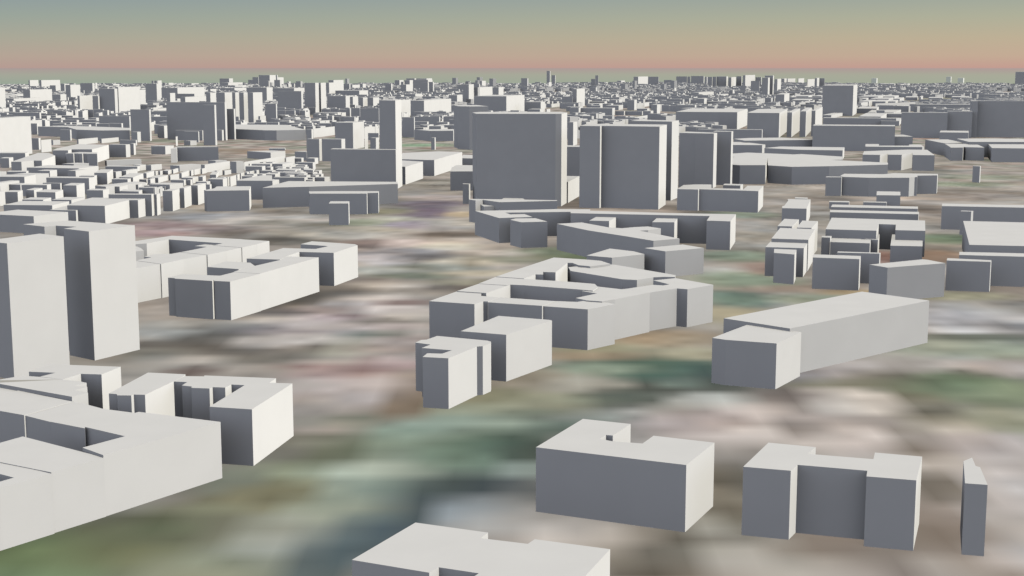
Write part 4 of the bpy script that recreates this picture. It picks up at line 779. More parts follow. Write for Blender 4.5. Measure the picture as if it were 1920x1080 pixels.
('apartment_block','long mid-rise mostly shaded block, nearest to the left of the cream-walled house','blocks near the skyline',17.58,1,'1446.1,5776.5,1516.4,5760.3,1611.6,6044.7,1541.3,6060.9'),
('apartment_block','long mid-rise mostly shaded block, fifth nearest beyond the long raised-kink house','blocks of the middle distance',15.50,1,'-1103.2,3474.4,-1056.2,3463.5,-1053.9,3474.6,-1100.9,3485.4'),
('apartment_block','long mid-rise fully shaded block, fourteenth nearest to the right of the skyline box cluster','blocks of the middle distance',21.53,1,'701.5,5143.1,770.8,5127.1,783.3,5176.9,713.9,5193.0'),
('low_building','long low mostly shaded block, tenth nearest to the right of the tapered dark house','terrace houses in close rows',9.40,1,'-293.4,1892.1,-276.6,1888.7,-272.4,1904.2,-289.2,1907.6'),
('apartment_block','broad mid-rise mostly shaded block, second nearest to the right of the many-bend front','blocks of the middle distance',17.36,1,'-511.8,3014.4,-484.6,3008.1,-480.4,3025.0,-507.6,3031.3'),
('apartment_block','long mid-rise mostly shaded block, eleventh nearest to the right of the many-bend front','blocks of the middle distance',15.99,1,'-536.5,3472.2,-495.4,3462.7,-490.6,3481.9,-531.7,3491.3'),
('low_building','broad low half lit block, nearest beyond the very long grey house','blocks of the middle distance',9.76,1,'-238.0,1711.6,-225.8,1708.8,-221.2,1721.5,-233.4,1724.4'),
('low_building','long low half lit block, second nearest to the right of the brown-ground slab','terrace houses in close rows',9.26,1,'-435.3,2035.5,-423.7,2031.5,-410.6,2045.4,-422.2,2049.3'),
('apartment_block','long mid-rise mostly shaded block, eleventh nearest to the left of the square skyline tower','blocks near the skyline',21.11,1,'1193.8,6141.4,1268.5,6124.2,1343.2,6412.9,1268.5,6430.2'),
('tower_block','broad very tall half lit block, nearest beyond the many-notched skyline tower','blocks near the skyline',63.49,1,'-710.9,10668.1,-634.4,10650.4,-601.5,10782.2,-678.0,10799.9'),
('tower_block','broad very tall fully shaded block, seventh nearest to the right of the skyline box cluster','blocks near the skyline',78.85,1,'1397.9,11194.7,1493.7,11172.6,1502.1,11206.4,1406.3,11228.5'),
('tower_block','squarish tall half lit block, fifth nearest to the left of the needle-like tower pair','blocks near the skyline',54.71,1,'-86.7,6440.8,-60.0,6434.6,-38.4,6520.9,-65.2,6527.1'),
('apartment_block','squarish mid-rise fully shaded block, second nearest to the left of the long raised-kink house','blocks of the middle distance',21.07,1,'-883.5,2785.9,-861.9,2781.0,-861.4,2788.1,-882.9,2793.0'),
('apartment_block','long mid-rise mostly shaded block, seventh nearest to the right of the many-bend front','blocks of the middle distance',16.45,1,'-570.0,3541.8,-535.3,3533.8,-527.6,3564.8,-562.2,3572.8'),
('low_building','broad low mostly shaded block, nearest to the left of the very long grey house','terrace houses in close rows',9.78,1,'-266.0,1744.8,-252.4,1741.9,-249.2,1755.1,-262.9,1758.0'),
('apartment_block','broad mid-rise fully shaded block, fourth nearest to the right of the many-bend front','blocks of the middle distance',16.81,1,'-480.4,2956.5,-450.2,2949.5,-449.1,2961.0,-479.3,2968.0'),
('tower_block','squarish tall half lit block, third nearest to the left of the many-notched skyline tower','blocks near the skyline',54.37,1,'-584.0,7502.0,-553.8,7495.1,-526.8,7603.6,-556.9,7610.5'),
('tower_block','squarish very tall mostly shaded block, fifteenth nearest to the right of the skyline box cluster','blocks near the skyline',80.14,1,'1480.2,10375.8,1549.1,10359.9,1576.8,10471.0,1507.9,10486.9'),
('apartment_block','long low mostly shaded block, sixth nearest beyond the long raised-kink house','blocks of the middle distance',13.60,1,'-1065.6,3525.5,-1023.1,3515.7,-1016.9,3540.3,-1059.5,3550.1'),
('low_building','broad low mostly shaded block, fifth nearest beyond the very long grey house','terrace houses in close rows',10.13,1,'-261.9,1818.7,-247.0,1815.5,-244.9,1829.9,-259.8,1833.1'),
('low_building','long low fully shaded block, nearest beyond the long raised-kink house','blocks of the middle distance',8.65,1,'-1089.7,3492.5,-1013.2,3474.8,-1010.2,3486.8,-1086.7,3504.5'),
('low_building','broad low mostly shaded block, second nearest to the left of the canted-end house','terrace houses in close rows',8.86,1,'-369.3,1655.2,-355.9,1652.6,-354.1,1664.4,-367.5,1667.0'),
('low_building','long low half lit block, seventh nearest in front of the brown-ground slab','terrace houses in close rows',6.83,1,'-406.3,1743.5,-391.4,1739.2,-390.3,1765.2,-405.3,1769.4'),
('apartment_block','long mid-rise mostly shaded block, eleventh nearest in front of the slender dark skyline pair','blocks of the middle distance',19.81,1,'255.9,4286.2,300.2,4276.0,311.1,4319.7,266.8,4329.9'),
('apartment_block','long mid-rise fully shaded block, fifteenth nearest to the left of the square skyline tower','blocks near the skyline',31.97,1,'1789.9,9492.7,1945.5,9456.8,1956.4,9500.6,1800.9,9536.5'),
('apartment_block','squarish mid-rise mostly shaded block, third nearest beyond the white-edged tower','blocks of the middle distance',33.42,1,'-435.1,3866.0,-411.0,3860.4,-409.0,3868.7,-433.0,3874.3'),
('low_building','broad low mostly shaded block in front of the tapered dark house','terrace houses in close rows',10.27,1,'-300.1,1814.3,-285.9,1811.1,-284.2,1825.4,-298.4,1828.6'),
('low_building','squarish low mostly shaded block, seventh nearest beyond the very long grey house','terrace houses in close rows',11.85,1,'-265.7,1810.3,-252.7,1802.4,-253.8,1826.5,-266.8,1834.4'),
('apartment_block','broad mid-rise mostly shaded block, second nearest beyond the many-bend front','blocks of the middle distance',16.51,1,'-537.8,2963.4,-511.9,2957.4,-508.6,2970.5,-534.5,2976.5'),
('apartment_block','long mid-rise mostly shaded block, fifth nearest to the right of the many-bend front','blocks of the middle distance',15.67,1,'-556.3,3383.8,-527.0,3377.0,-519.5,3407.0,-548.8,3413.8'),
('apartment_block','long mid-rise mostly shaded block, ninth nearest beyond the many-bend front','blocks of the middle distance',16.46,1,'-583.2,3631.5,-550.2,3623.9,-542.4,3655.4,-575.3,3663.0'),
('low_building','broad low mostly lit block, second nearest to the right of the two-slab terrace end','terrace houses in close rows',10.06,1,'-395.7,1553.9,-392.7,1551.5,-385.9,1565.6,-388.9,1567.9'),
('apartment_block','long mid-rise mostly shaded block, twelfth nearest to the right of the many-bend front','blocks of the middle distance',17.05,1,'-572.6,3708.8,-534.6,3700.1,-529.3,3721.6,-567.2,3730.3'),
('tower_block','squarish very tall fully shaded block, fifth nearest beyond the ribbed towers','blocks near the skyline',71.93,1,'1284.6,7708.1,1328.8,7698.0,1331.8,7710.3,1287.7,7720.4'),
('tower_block','narrow very tall mostly lit block, fourth nearest to the left of the dark double slab','blocks near the skyline',64.92,1,'-1303.8,5013.9,-1303.2,5013.7,-1293.5,5052.8,-1294.0,5052.9'),
('apartment_block','long low mostly shaded block, second nearest beyond the long raised-kink house','blocks of the middle distance',12.94,1,'-1058.7,3359.6,-1022.3,3351.2,-1016.4,3375.1,-1052.8,3383.5'),
('tower_block','narrow tall mostly lit block, thirteenth nearest to the left of the many-notched skyline tower','blocks of the middle distance',46.98,1,'-532.6,4704.1,-522.9,4701.9,-510.9,4750.0,-520.6,4752.2'),
('tower_block','squarish tall fully shaded block, thirteenth nearest in front of the slender dark skyline pair','blocks of the middle distance',39.54,1,'178.6,5135.9,216.8,5127.1,217.5,5134.1,179.3,5142.9'),
('apartment_block','long mid-rise mostly shaded block, nearest in front of the slender dark skyline pair','blocks of the middle distance',18.58,1,'290.6,5569.3,364.4,5552.3,383.5,5628.9,309.7,5645.9'),
('apartment_block','long low mostly shaded block, fourth nearest beyond the long raised-kink house','blocks of the middle distance',13.67,1,'-1005.9,3339.0,-971.6,3331.1,-966.2,3352.8,-1000.5,3360.7'),
('tower_block','squarish tall half lit block, eleventh nearest to the left of the many-notched skyline tower','blocks of the middle distance',42.08,1,'-516.3,4805.2,-499.9,4801.5,-489.7,4842.6,-506.1,4846.4'),
('low_building','broad low half lit block, third nearest to the left of the very long grey house','terrace houses in close rows',10.35,1,'-275.2,1788.1,-264.8,1785.0,-260.7,1798.9,-271.0,1802.0'),
('tower_block','broad very tall mostly shaded block, sixth nearest to the left of the stepped skyline tower','blocks near the skyline',63.44,1,'-2175.5,10667.6,-2101.3,10650.4,-2085.4,10714.3,-2159.5,10731.4'),
('apartment_block','long mid-rise mostly shaded block, second nearest to the left of the cream-walled house','blocks of the middle distance',17.10,1,'1342.2,5330.7,1388.8,5320.0,1483.2,5610.6,1436.7,5621.4'),
('apartment_block','squarish mid-rise half lit block, nearest in front of the slender grey tower','blocks of the middle distance',20.61,1,'-578.7,2784.0,-565.7,2781.0,-561.5,2797.9,-574.5,2800.9'),
('apartment_block','long mid-rise half lit block, eighth nearest to the right of the square skyline tower','blocks of the middle distance',17.62,1,'1285.7,5305.3,1321.4,5297.1,1422.2,5589.7,1386.5,5598.0'),
('apartment_block','long low mostly shaded block in front of the slender dark skyline pair','blocks of the middle distance',13.58,1,'124.3,3841.4,162.3,3832.7,178.3,3897.1,140.3,3905.9'),
('low_building','broad low mostly shaded block, sixth nearest beyond the canted-end house','terrace houses in close rows',9.59,1,'-329.8,1732.1,-316.6,1729.3,-316.3,1742.3,-329.5,1745.2'),
('apartment_block','squarish mid-rise mostly shaded block, nearest to the right of the blank beige wall','blocks of the middle distance',19.95,1,'-832.8,2470.0,-819.8,2467.0,-820.2,2478.3,-833.2,2481.3'),
('apartment_block','broad mid-rise mostly shaded block, nearest to the right of the many-bend front','blocks of the middle distance',16.39,1,'-507.4,2964.6,-487.1,2959.9,-482.3,2979.2,-502.6,2983.9'),
('low_building','long low mostly lit block, third nearest to the right of the long raised-kink house','blocks of the middle distance',8.22,1,'-775.7,2682.4,-772.5,2681.6,-757.2,2743.1,-760.3,2743.8'),
('apartment_block','broad mid-rise mostly shaded block, eighth nearest to the right of the many-bend front','blocks of the middle distance',15.53,1,'-520.3,3288.8,-488.2,3281.4,-485.2,3293.7,-517.2,3301.1'),
('low_building','broad low mostly shaded block, fourth nearest to the left of the very long grey house','terrace houses in close rows',8.53,1,'-269.3,1724.1,-255.0,1721.3,-254.1,1734.1,-268.4,1736.9'),
('apartment_block','long low mostly shaded block, sixth nearest beyond the many-bend front','blocks of the middle distance',14.99,1,'-583.7,3498.0,-544.7,3489.0,-542.4,3500.1,-581.4,3509.1'),
('apartment_block','long mid-rise mostly shaded block, eleventh nearest in front of the needle-like tower pair','blocks near the skyline',17.68,1,'55.7,5983.4,147.4,5962.3,157.2,6001.7,65.6,6022.8'),
('low_building','long low mostly shaded block in front of the slender dark skyline pair','blocks of the middle distance',12.17,1,'275.1,3745.5,316.3,3736.0,331.2,3795.9,290.0,3805.4'),
('apartment_block','broad mid-rise mostly shaded block, nearest to the left of the many-bend front','blocks of the middle distance',16.90,1,'-560.9,3024.6,-535.6,3018.8,-534.8,3030.3,-560.1,3036.1'),
('apartment_block','broad mid-rise mostly shaded block, ninth nearest beyond the long raised-kink house','blocks of the middle distance',22.25,1,'-1445.9,4615.0,-1408.4,4606.3,-1402.8,4629.0,-1440.2,4637.7'),
('low_building','broad low half lit block, second nearest beyond the canted-end house','terrace houses in close rows',9.89,1,'-355.2,1707.9,-346.6,1706.0,-343.4,1718.6,-352.1,1720.6'),
('low_building','long low mostly lit block, fourth nearest to the left of the brown-ground slab','terrace houses in close rows',7.65,1,'-505.1,1960.4,-498.0,1960.4,-489.1,1984.2,-496.2,1984.2'),
('tower_block','squarish tall half lit block, nineteenth nearest beyond the long raised-kink house','blocks near the skyline',58.56,1,'-2363.1,7500.2,-2341.0,7495.1,-2329.4,7541.8,-2351.4,7546.9'),
('tower_block','narrow very tall mostly lit block, eighteenth nearest to the left of the square skyline tower','blocks near the skyline',80.99,1,'1420.3,7753.8,1435.0,7750.4,1506.9,8028.5,1492.3,8031.9'),
('apartment_block','squarish mid-rise half lit block, fifth nearest in front of the skyline box cluster','blocks of the middle distance',32.10,1,'414.8,4263.9,432.1,4259.9,448.4,4325.4,431.1,4329.4'),
('low_building','broad low half lit block, third nearest to the right of the two-slab terrace end','terrace houses in close rows',8.35,1,'-397.1,1562.5,-387.4,1560.2,-385.7,1570.7,-395.4,1573.0'),
('tower_block','squarish very tall fully shaded block, nearest to the right of the skyline box cluster','blocks near the skyline',74.01,1,'1052.2,11082.3,1131.2,11064.1,1133.8,11074.8,1054.9,11093.0'),
('low_building','broad low half lit block in front of the tapered dark house','terrace houses in close rows',8.95,1,'-294.0,1806.8,-282.4,1803.7,-279.2,1817.8,-290.8,1820.9'),
('low_building','broad low half lit block, sixth nearest beyond the very long grey house','terrace houses in close rows',9.27,1,'-262.9,1802.7,-252.4,1799.6,-248.5,1813.6,-259.1,1816.7'),
('low_building','broad low half lit block, twentieth nearest in front of the tapered dark house','terrace houses in close rows',9.59,1,'-306.3,1798.3,-295.9,1795.2,-292.8,1809.3,-303.2,1812.4'),
('low_building','broad low mostly shaded block, second nearest to the right of the tapered dark house','terrace houses in close rows',8.67,1,'-328.5,1959.6,-313.4,1955.9,-311.1,1972.5,-326.3,1976.1'),
('apartment_block','long mid-rise half lit block, fourth nearest to the left of the stepped skyline tower','blocks near the skyline',32.01,1,'-1783.3,8983.6,-1734.7,8972.4,-1694.2,9134.8,-1742.8,9146.0'),
('apartment_block','squarish mid-rise half lit block, nearest to the left of the white-edged tower','blocks of the middle distance',19.35,1,'-247.9,2491.2,-237.8,2488.8,-233.9,2504.6,-243.9,2507.0'),
('low_building','long low mostly lit block, nearest beyond the folded slab tower','blocks of the middle distance',9.78,1,'387.5,3273.9,389.7,3273.4,445.3,3496.3,443.1,3496.8'),
('apartment_block','long low mostly shaded block, nearest to the right of the long raised-kink house','blocks of the middle distance',13.18,1,'-942.6,3145.4,-911.6,3138.3,-908.9,3149.4,-939.9,3156.6'),
('apartment_block','long low mostly shaded block, seventh nearest beyond the long raised-kink house','blocks of the middle distance',13.84,1,'-1215.0,3835.8,-1177.2,3827.1,-1171.2,3851.2,-1209.0,3859.9'),
('apartment_block','squarish mid-rise half lit block, sixth nearest to the right of the long raised-kink house','blocks of the middle distance',19.77,1,'-724.9,2716.6,-713.4,2714.0,-710.2,2726.8,-721.6,2729.5'),
('apartment_block','squarish tall mostly shaded block, seventh nearest in front of the skyline box cluster','blocks of the middle distance',34.06,1,'387.6,4806.8,410.6,4801.5,423.7,4853.8,400.7,4859.1'),
('apartment_block','broad mid-rise half lit block to the right of the many-bend front','blocks of the middle distance',16.07,1,'-473.2,3370.5,-453.1,3365.8,-444.8,3398.9,-464.9,3403.6'),
('low_building','broad low half lit block, nineteenth nearest in front of the tapered dark house','terrace houses in close rows',10.52,1,'-313.2,1875.7,-302.3,1872.3,-300.3,1887.7,-311.2,1891.1'),
('tower_block','broad very tall fully shaded block, fifth nearest to the right of the skyline box cluster','blocks near the skyline',72.83,1,'1334.0,11648.3,1419.6,11628.5,1422.6,11640.4,1337.0,11660.1'),
('apartment_block','squarish mid-rise mostly shaded block, tenth nearest to the right of the skyline box cluster','blocks of the middle distance',32.16,1,'658.7,5110.2,685.5,5104.0,706.3,5187.4,679.5,5193.6'),
('low_building','broad low mostly shaded block, tenth nearest to the left of the very long grey house','terrace houses in close rows',8.59,1,'-284.9,1722.7,-271.6,1719.9,-271.4,1732.7,-284.8,1735.5'),
('low_building','long low fully shaded block, fifth nearest to the right of the long raised-kink house','blocks of the middle distance',9.76,1,'-719.4,2611.4,-687.7,2604.1,-687.5,2611.1,-719.2,2618.4'),
('low_building','long low mostly shaded block, sixth nearest to the left of the canted-end house','terrace houses in close rows',6.70,1,'-411.5,1710.1,-394.7,1706.0,-394.9,1717.0,-411.7,1721.1'),
('low_building','broad low mostly shaded block, ninth nearest to the right of the tapered dark house','terrace houses in close rows',9.39,1,'-291.8,1858.2,-279.3,1854.9,-277.7,1869.9,-290.1,1873.2'),
('apartment_block','long mid-rise mostly lit block, third nearest to the right of the square skyline tower','blocks of the middle distance',15.87,1,'1237.1,5130.3,1251.3,5127.1,1363.9,5412.9,1349.7,5416.2'),
('low_building','broad low mostly shaded block, tenth nearest beyond the two-slab terrace end','terrace houses in close rows',8.23,1,'-417.0,1606.2,-406.0,1603.8,-405.8,1614.9,-416.8,1617.3'),
('apartment_block','squarish mid-rise mostly lit block, nearest to the left of the dark double slab','blocks of the middle distance',29.41,1,'-981.8,3961.8,-981.6,3961.8,-969.8,4009.3,-969.9,4009.3'),
('tower_block','squarish very tall half lit block, second nearest to the left of the many-notched skyline tower','blocks near the skyline',67.90,1,'-648.1,8639.6,-616.2,8632.3,-600.9,8693.4,-632.9,8700.8'),
('apartment_block','squarish low mostly lit block, second nearest to the right of the rippled house','terrace houses in close rows',12.79,1,'-494.7,1760.6,-491.1,1759.8,-487.7,1773.1,-491.4,1773.9'),
('apartment_block','broad low half lit block, ninth nearest to the right of the many-bend front','blocks of the middle distance',15.25,1,'-498.4,3200.5,-478.5,3195.9,-472.1,3221.4,-492.0,3226.0'),
('apartment_block','long low mostly shaded block, third nearest beyond the blank beige wall','blocks of the middle distance',15.12,1,'-1198.8,3559.5,-1168.5,3552.5,-1164.7,3567.8,-1195.0,3574.8'),
('apartment_block','broad low mostly shaded block, sixteenth nearest to the right of the many-bend front','blocks of the middle distance',14.94,1,'-477.0,3209.5,-448.4,3202.9,-446.8,3214.2,-475.4,3220.8'),
('apartment_block','broad mid-rise mostly shaded block, nearest beyond the flat-cap tower','blocks of the middle distance',26.04,1,'-188.8,4433.7,-157.0,4426.4,-154.4,4436.6,-186.3,4443.9'),
('low_building','broad low half lit block, sixth nearest beyond the two-slab terrace end','terrace houses in close rows',7.92,1,'-413.1,1567.9,-404.7,1565.5,-402.4,1576.1,-410.8,1578.4'),
('tower_block','squarish tall mostly lit block, eleventh nearest beyond the blank beige wall','blocks near the skyline',60.36,1,'-3216.9,9538.1,-3207.5,9536.0,-3183.2,9633.2,-3192.6,9635.4'),
('low_building','broad low mostly shaded block, eleventh nearest to the left of the canted-end house','terrace houses in close rows',8.19,1,'-404.5,1607.0,-394.5,1604.5,-393.8,1615.6,-403.7,1618.1'),
('low_building','broad low mostly shaded block, fifth nearest to the left of the very long grey house','terrace houses in close rows',9.73,1,'-281.5,1821.0,-270.9,1817.8,-269.2,1832.2,-279.8,1835.4'),
('apartment_block','broad mid-rise mostly shaded block, fourth nearest to the left of the many-bend front','blocks of the middle distance',17.83,1,'-580.4,3000.2,-563.2,2996.2,-560.1,3008.8,-577.3,3012.7'),
('apartment_block','long mid-rise mostly shaded block, tenth nearest in front of the slender dark skyline pair','blocks of the middle distance',15.41,1,'315.1,4823.1,359.2,4812.9,380.4,4897.9,336.3,4908.1'),
('tower_block','broad tall half lit block, second nearest to the left of the stepped skyline tower','blocks near the skyline',49.38,1,'-2058.8,11188.9,-1987.9,11172.6,-1962.6,11274.0,-2033.5,11290.3'),
('low_building','broad low half lit block, second nearest in front of the tapered dark house','terrace houses in close rows',8.23,1,'-365.2,2013.6,-351.9,2009.8,-348.2,2027.2,-361.6,2031.0'),
('apartment_block','long mid-rise mostly shaded block, third nearest beyond the cream-walled house','blocks near the skyline',17.18,1,'1611.8,6241.4,1664.3,6229.3,1765.9,6533.1,1713.5,6545.2'),
('apartment_block','long mid-rise mostly shaded block, second nearest in front of the slender dark skyline pair','blocks of the middle distance',17.84,1,'286.6,5300.8,342.2,5287.9,354.6,5337.9,299.0,5350.7'),
('low_building','long low fully shaded block, nearest in front of the cream-walled house','blocks of the middle distance',10.89,1,'1064.7,4078.9,1109.3,4068.6,1147.9,4208.0,1103.3,4218.3'),
('low_building','long low mostly shaded block, eighth nearest to the right of the tapered dark house','terrace houses in close rows',8.30,1,'-328.5,2102.0,-310.7,2097.8,-310.3,2116.7,-328.1,2120.9'),
('low_building','broad low mostly lit block, fourth nearest to the right of the tapered dark house','terrace houses in close rows',11.37,1,'-329.9,2069.3,-328.8,2069.0,-320.6,2102.0,-321.6,2102.3'),
('apartment_block','broad low mostly shaded block to the right of the many-bend front','blocks of the middle distance',13.70,1,'-452.8,3309.8,-427.3,3303.9,-421.9,3325.6,-447.4,3331.5'),
('apartment_block','broad mid-rise half lit block to the right of the many-bend front','blocks of the middle distance',16.86,1,'-421.4,3050.2,-408.9,3047.4,-402.0,3075.1,-414.5,3078.0'),
('low_building','broad low half lit block, fourth nearest beyond the very long grey house','terrace houses in close rows',9.48,1,'-246.8,1711.2,-239.9,1708.4,-235.9,1721.1,-242.8,1723.9'),
('apartment_block','long low mostly shaded block, fourth nearest to the left of the long raised-kink house','blocks of the middle distance',13.90,1,'-1185.0,3660.9,-1153.8,3653.7,-1149.1,3672.4,-1180.3,3679.6'),
('apartment_block','broad mid-rise mostly shaded block to the right of the many-bend front','blocks of the middle distance',17.34,1,'-440.1,3039.0,-423.7,3035.2,-419.6,3051.6,-436.0,3055.4'),
('low_building','broad low half lit block, ninth nearest to the left of the very long grey house','terrace houses in close rows',9.69,1,'-280.0,1746.3,-272.9,1743.4,-269.2,1756.6,-276.3,1759.5'),
('low_building','broad low mostly shaded block, fifteenth nearest in front of the tapered dark house','terrace houses in close rows',9.29,1,'-331.3,1769.4,-321.6,1766.4,-320.1,1779.9,-329.9,1782.9'),
('apartment_block','broad low half lit block, second nearest to the right of the long raised-kink house','blocks of the middle distance',13.20,1,'-901.8,3141.7,-884.2,3137.7,-878.0,3162.7,-895.6,3166.7'),
('apartment_block','broad mid-rise half lit block, sixth nearest to the right of the many-bend front','blocks of the middle distance',16.30,1,'-483.3,3037.9,-469.3,3034.7,-463.5,3058.1,-477.4,3061.3'),
('apartment_block','broad mid-rise mostly shaded block, tenth nearest to the right of the many-bend front','blocks of the middle distance',17.38,1,'-462.2,3040.1,-442.9,3035.6,-441.2,3046.7,-460.4,3051.2'),
('low_building','broad low mostly shaded block, second nearest beyond the very long grey house','terrace houses in close rows',9.08,1,'-248.6,1771.8,-237.9,1768.8,-236.7,1782.3,-247.3,1785.3'),
('low_building','broad low half lit block, eighth nearest to the left of the canted-end house','terrace houses in close rows',8.66,1,'-402.8,1632.2,-395.4,1629.6,-393.2,1641.1,-400.7,1643.7'),
('apartment_block','squarish low half lit block, eleventh nearest in front of the hexagonal pale house','terrace houses in close rows',14.64,1,'-535.2,1455.6,-525.1,1450.3,-522.9,1460.9,-533.0,1466.2'),
('apartment_block','long mid-rise mostly lit block, fifth nearest to the right of the square skyline tower','blocks of the middle distance',15.89,1,'1243.0,5128.2,1248.1,5127.1,1364.4,5414.8,1359.3,5416.0'),
('apartment_block','broad mid-rise mostly shaded block, fourth nearest to the right of the blank beige wall','blocks of the middle distance',16.05,1,'-1251.0,3764.4,-1224.0,3758.2,-1219.6,3776.0,-1246.6,3782.2'),
('apartment_block','broad mid-rise mostly shaded block, fourteenth nearest in front of the slender dark skyline pair','blocks of the middle distance',23.16,1,'172.4,4266.0,198.8,4259.9,205.2,4285.4,178.8,4291.5'),
('low_building','broad low mostly shaded block, thirteenth nearest to the right of the tapered dark house','terrace houses in close rows',10.78,1,'-289.6,1912.8,-278.1,1910.2,-277.7,1921.6,-289.2,1924.2'),
('apartment_block','long low mostly shaded block, seventeenth nearest in front of the needle-like tower pair','blocks of the middle distance',13.70,1,'49.6,4435.0,86.8,4426.4,103.4,4493.1,66.3,4501.7'),
('apartment_block','broad mid-rise half lit block, nearest in front of the stepped skyline tower','blocks near the skyline',32.16,1,'-1305.2,7265.0,-1266.2,7256.0,-1249.7,7322.4,-1288.7,7331.5'),
('tower_block','squarish very tall mostly shaded block, nearest to the left of the many-notched skyline tower','blocks near the skyline',64.12,1,'-786.7,10665.0,-723.6,10650.4,-715.2,10683.9,-778.3,10698.5'),
('low_building','broad low mostly shaded block, eleventh nearest beyond the two-slab terrace end','terrace houses in close rows',9.02,1,'-416.5,1627.2,-407.9,1624.7,-407.9,1636.1,-416.5,1638.7'),
('tower_block','narrow very tall mostly lit block, seventh nearest beyond the dark double slab','blocks near the skyline',83.10,1,'-1627.2,6657.3,-1628.4,6657.6,-1637.2,6622.0,-1636.0,6621.8'),
('low_building','broad low mostly shaded block, eleventh nearest to the right of the tapered dark house','terrace houses in close rows',8.52,1,'-296.1,1944.3,-281.7,1940.7,-281.8,1957.0,-296.2,1960.6'),
('tower_block','squarish very tall mostly lit block, seventeenth nearest to the right of the skyline box cluster','blocks near the skyline',74.99,1,'1536.3,10179.5,1556.3,10174.9,1635.0,10468.9,1615.0,10473.5'),
('apartment_block','broad low fully shaded block, second nearest to the left of the white-edged tower','blocks of the middle distance',14.24,1,'-282.1,2792.7,-260.9,2787.9,-260.6,2795.3,-281.7,2800.1'),
('tower_block','narrow very tall mostly shaded block, second nearest beyond the flat-cap tower','blocks near the skyline',67.95,1,'-144.1,5437.4,-129.4,5434.0,-126.7,5444.8,-141.4,5448.2'),
('low_building','broad low mostly lit block, sixth nearest to the left of the brown-ground slab','terrace houses in close rows',6.34,1,'-474.9,1827.6,-469.8,1824.4,-470.6,1867.5,-475.7,1870.6'),
('apartment_block','long mid-rise half lit block, seventh nearest to the left of the square skyline tower','blocks of the middle distance',17.47,1,'1040.0,5133.5,1068.0,5127.1,1139.7,5394.7,1111.7,5401.2'),
('low_building','squarish low mostly lit block, fourth nearest beyond the canted-end house','terrace houses in close rows',11.74,1,'-337.3,1693.0,-336.2,1693.0,-334.5,1721.4,-335.5,1721.4'),
('low_building','broad low mostly lit block, fifth nearest in front of the brown-ground slab','terrace houses in close rows',6.89,1,'-426.8,1820.0,-423.6,1820.0,-424.5,1867.9,-427.7,1867.9'),
('low_building','long low mostly shaded block in front of the slender dark skyline pair','blocks of the middle distance',7.13,1,'241.8,3596.0,289.2,3585.0,301.4,3634.0,254.1,3644.9'),
('low_building','broad low half lit block, seventh nearest to the right of the tapered dark house','terrace houses in close rows',7.79,1,'-312.8,1973.1,-301.9,1969.5,-297.3,1986.1,-308.2,1989.7'),
('low_building','broad low mostly shaded block in front of the tapered dark house','terrace houses in close rows',9.67,1,'-306.4,1854.5,-296.8,1851.2,-295.5,1866.1,-305.2,1869.4'),
('apartment_block','long mid-rise fully shaded block, sixth nearest to the left of the many-notched skyline tower','blocks near the skyline',15.57,1,'-627.4,6647.2,-518.3,6622.0,-516.6,6628.9,-625.7,6654.1'),
('tower_block','narrow tall mostly lit block, third nearest to the left of the white-edged tower','blocks of the middle distance',38.25,1,'-257.4,2488.9,-257.1,2488.8,-253.1,2504.8,-253.5,2504.8'),
('low_building','long low half lit block, fourth nearest to the left of the cream-walled house','blocks of the middle distance',11.97,1,'1035.1,4159.6,1057.3,4154.4,1137.3,4424.4,1115.1,4429.5'),
('low_building','squarish low half lit block, eighth nearest beyond the very long grey house','terrace houses in close rows',10.28,1,'-273.6,1846.2,-266.1,1842.9,-263.4,1857.7,-270.9,1861.0'),
('low_building','broad low half lit block, eighth nearest to the right of the rippled house','terrace houses in close rows',7.41,1,'-524.9,1969.5,-513.3,1960.4,-509.1,1975.0,-520.7,1984.0'),
('apartment_block','long low mostly shaded block, third nearest in front of the slender dark skyline pair','blocks of the middle distance',14.13,1,'267.2,5118.1,312.4,5107.6,335.1,5198.8,289.9,5209.2'),
('apartment_block','squarish mid-rise half lit block, nearest beyond the many-bend front','blocks of the middle distance',17.30,1,'-526.4,3012.7,-514.6,3010.0,-509.7,3029.8,-521.5,3032.5'),
('low_building','broad low half lit block, second nearest to the left of the plain grey slab','terrace houses in close rows',8.79,1,'-302.6,2093.8,-290.0,2089.6,-287.4,2108.5,-299.9,2112.7'),
('low_building','broad low half lit block, sixteenth nearest in front of the tapered dark house','terrace houses in close rows',9.33,1,'-311.5,1736.3,-304.0,1733.4,-302.0,1746.5,-309.5,1749.4'),
('apartment_block','long mid-rise mostly lit block, third nearest in front of the many-notched skyline tower','blocks near the skyline',16.20,1,'-357.2,6264.5,-326.6,6257.4,-285.2,6423.3,-315.8,6430.4'),
('low_building','squarish low half lit block, thirteenth nearest in front of the tapered dark house','terrace houses in close rows',10.22,1,'-315.1,1756.4,-308.3,1753.4,-306.3,1766.8,-313.1,1769.8'),
('apartment_block','long low mostly lit block, fourth nearest in front of the skyline box cluster','blocks of the middle distance',13.37,1,'451.1,5166.1,468.6,5162.0,528.9,5403.9,511.4,5407.9'),
('apartment_block','long low half lit block, eighth nearest beyond the long raised-kink house','blocks of the middle distance',13.58,1,'-1091.3,3668.0,-1066.5,3662.3,-1060.7,3685.9,-1085.4,3691.6'),
('low_building','broad low half lit block, eighth nearest in front of the brown-ground slab','terrace houses in close rows',5.72,1,'-385.3,1809.7,-377.4,1809.7,-388.0,1881.0,-395.9,1881.0'),
('apartment_block','broad low half lit block to the right of the many-bend front','blocks of the middle distance',14.55,1,'-444.0,3215.7,-430.6,3212.6,-422.6,3244.6,-436.0,3247.7'),
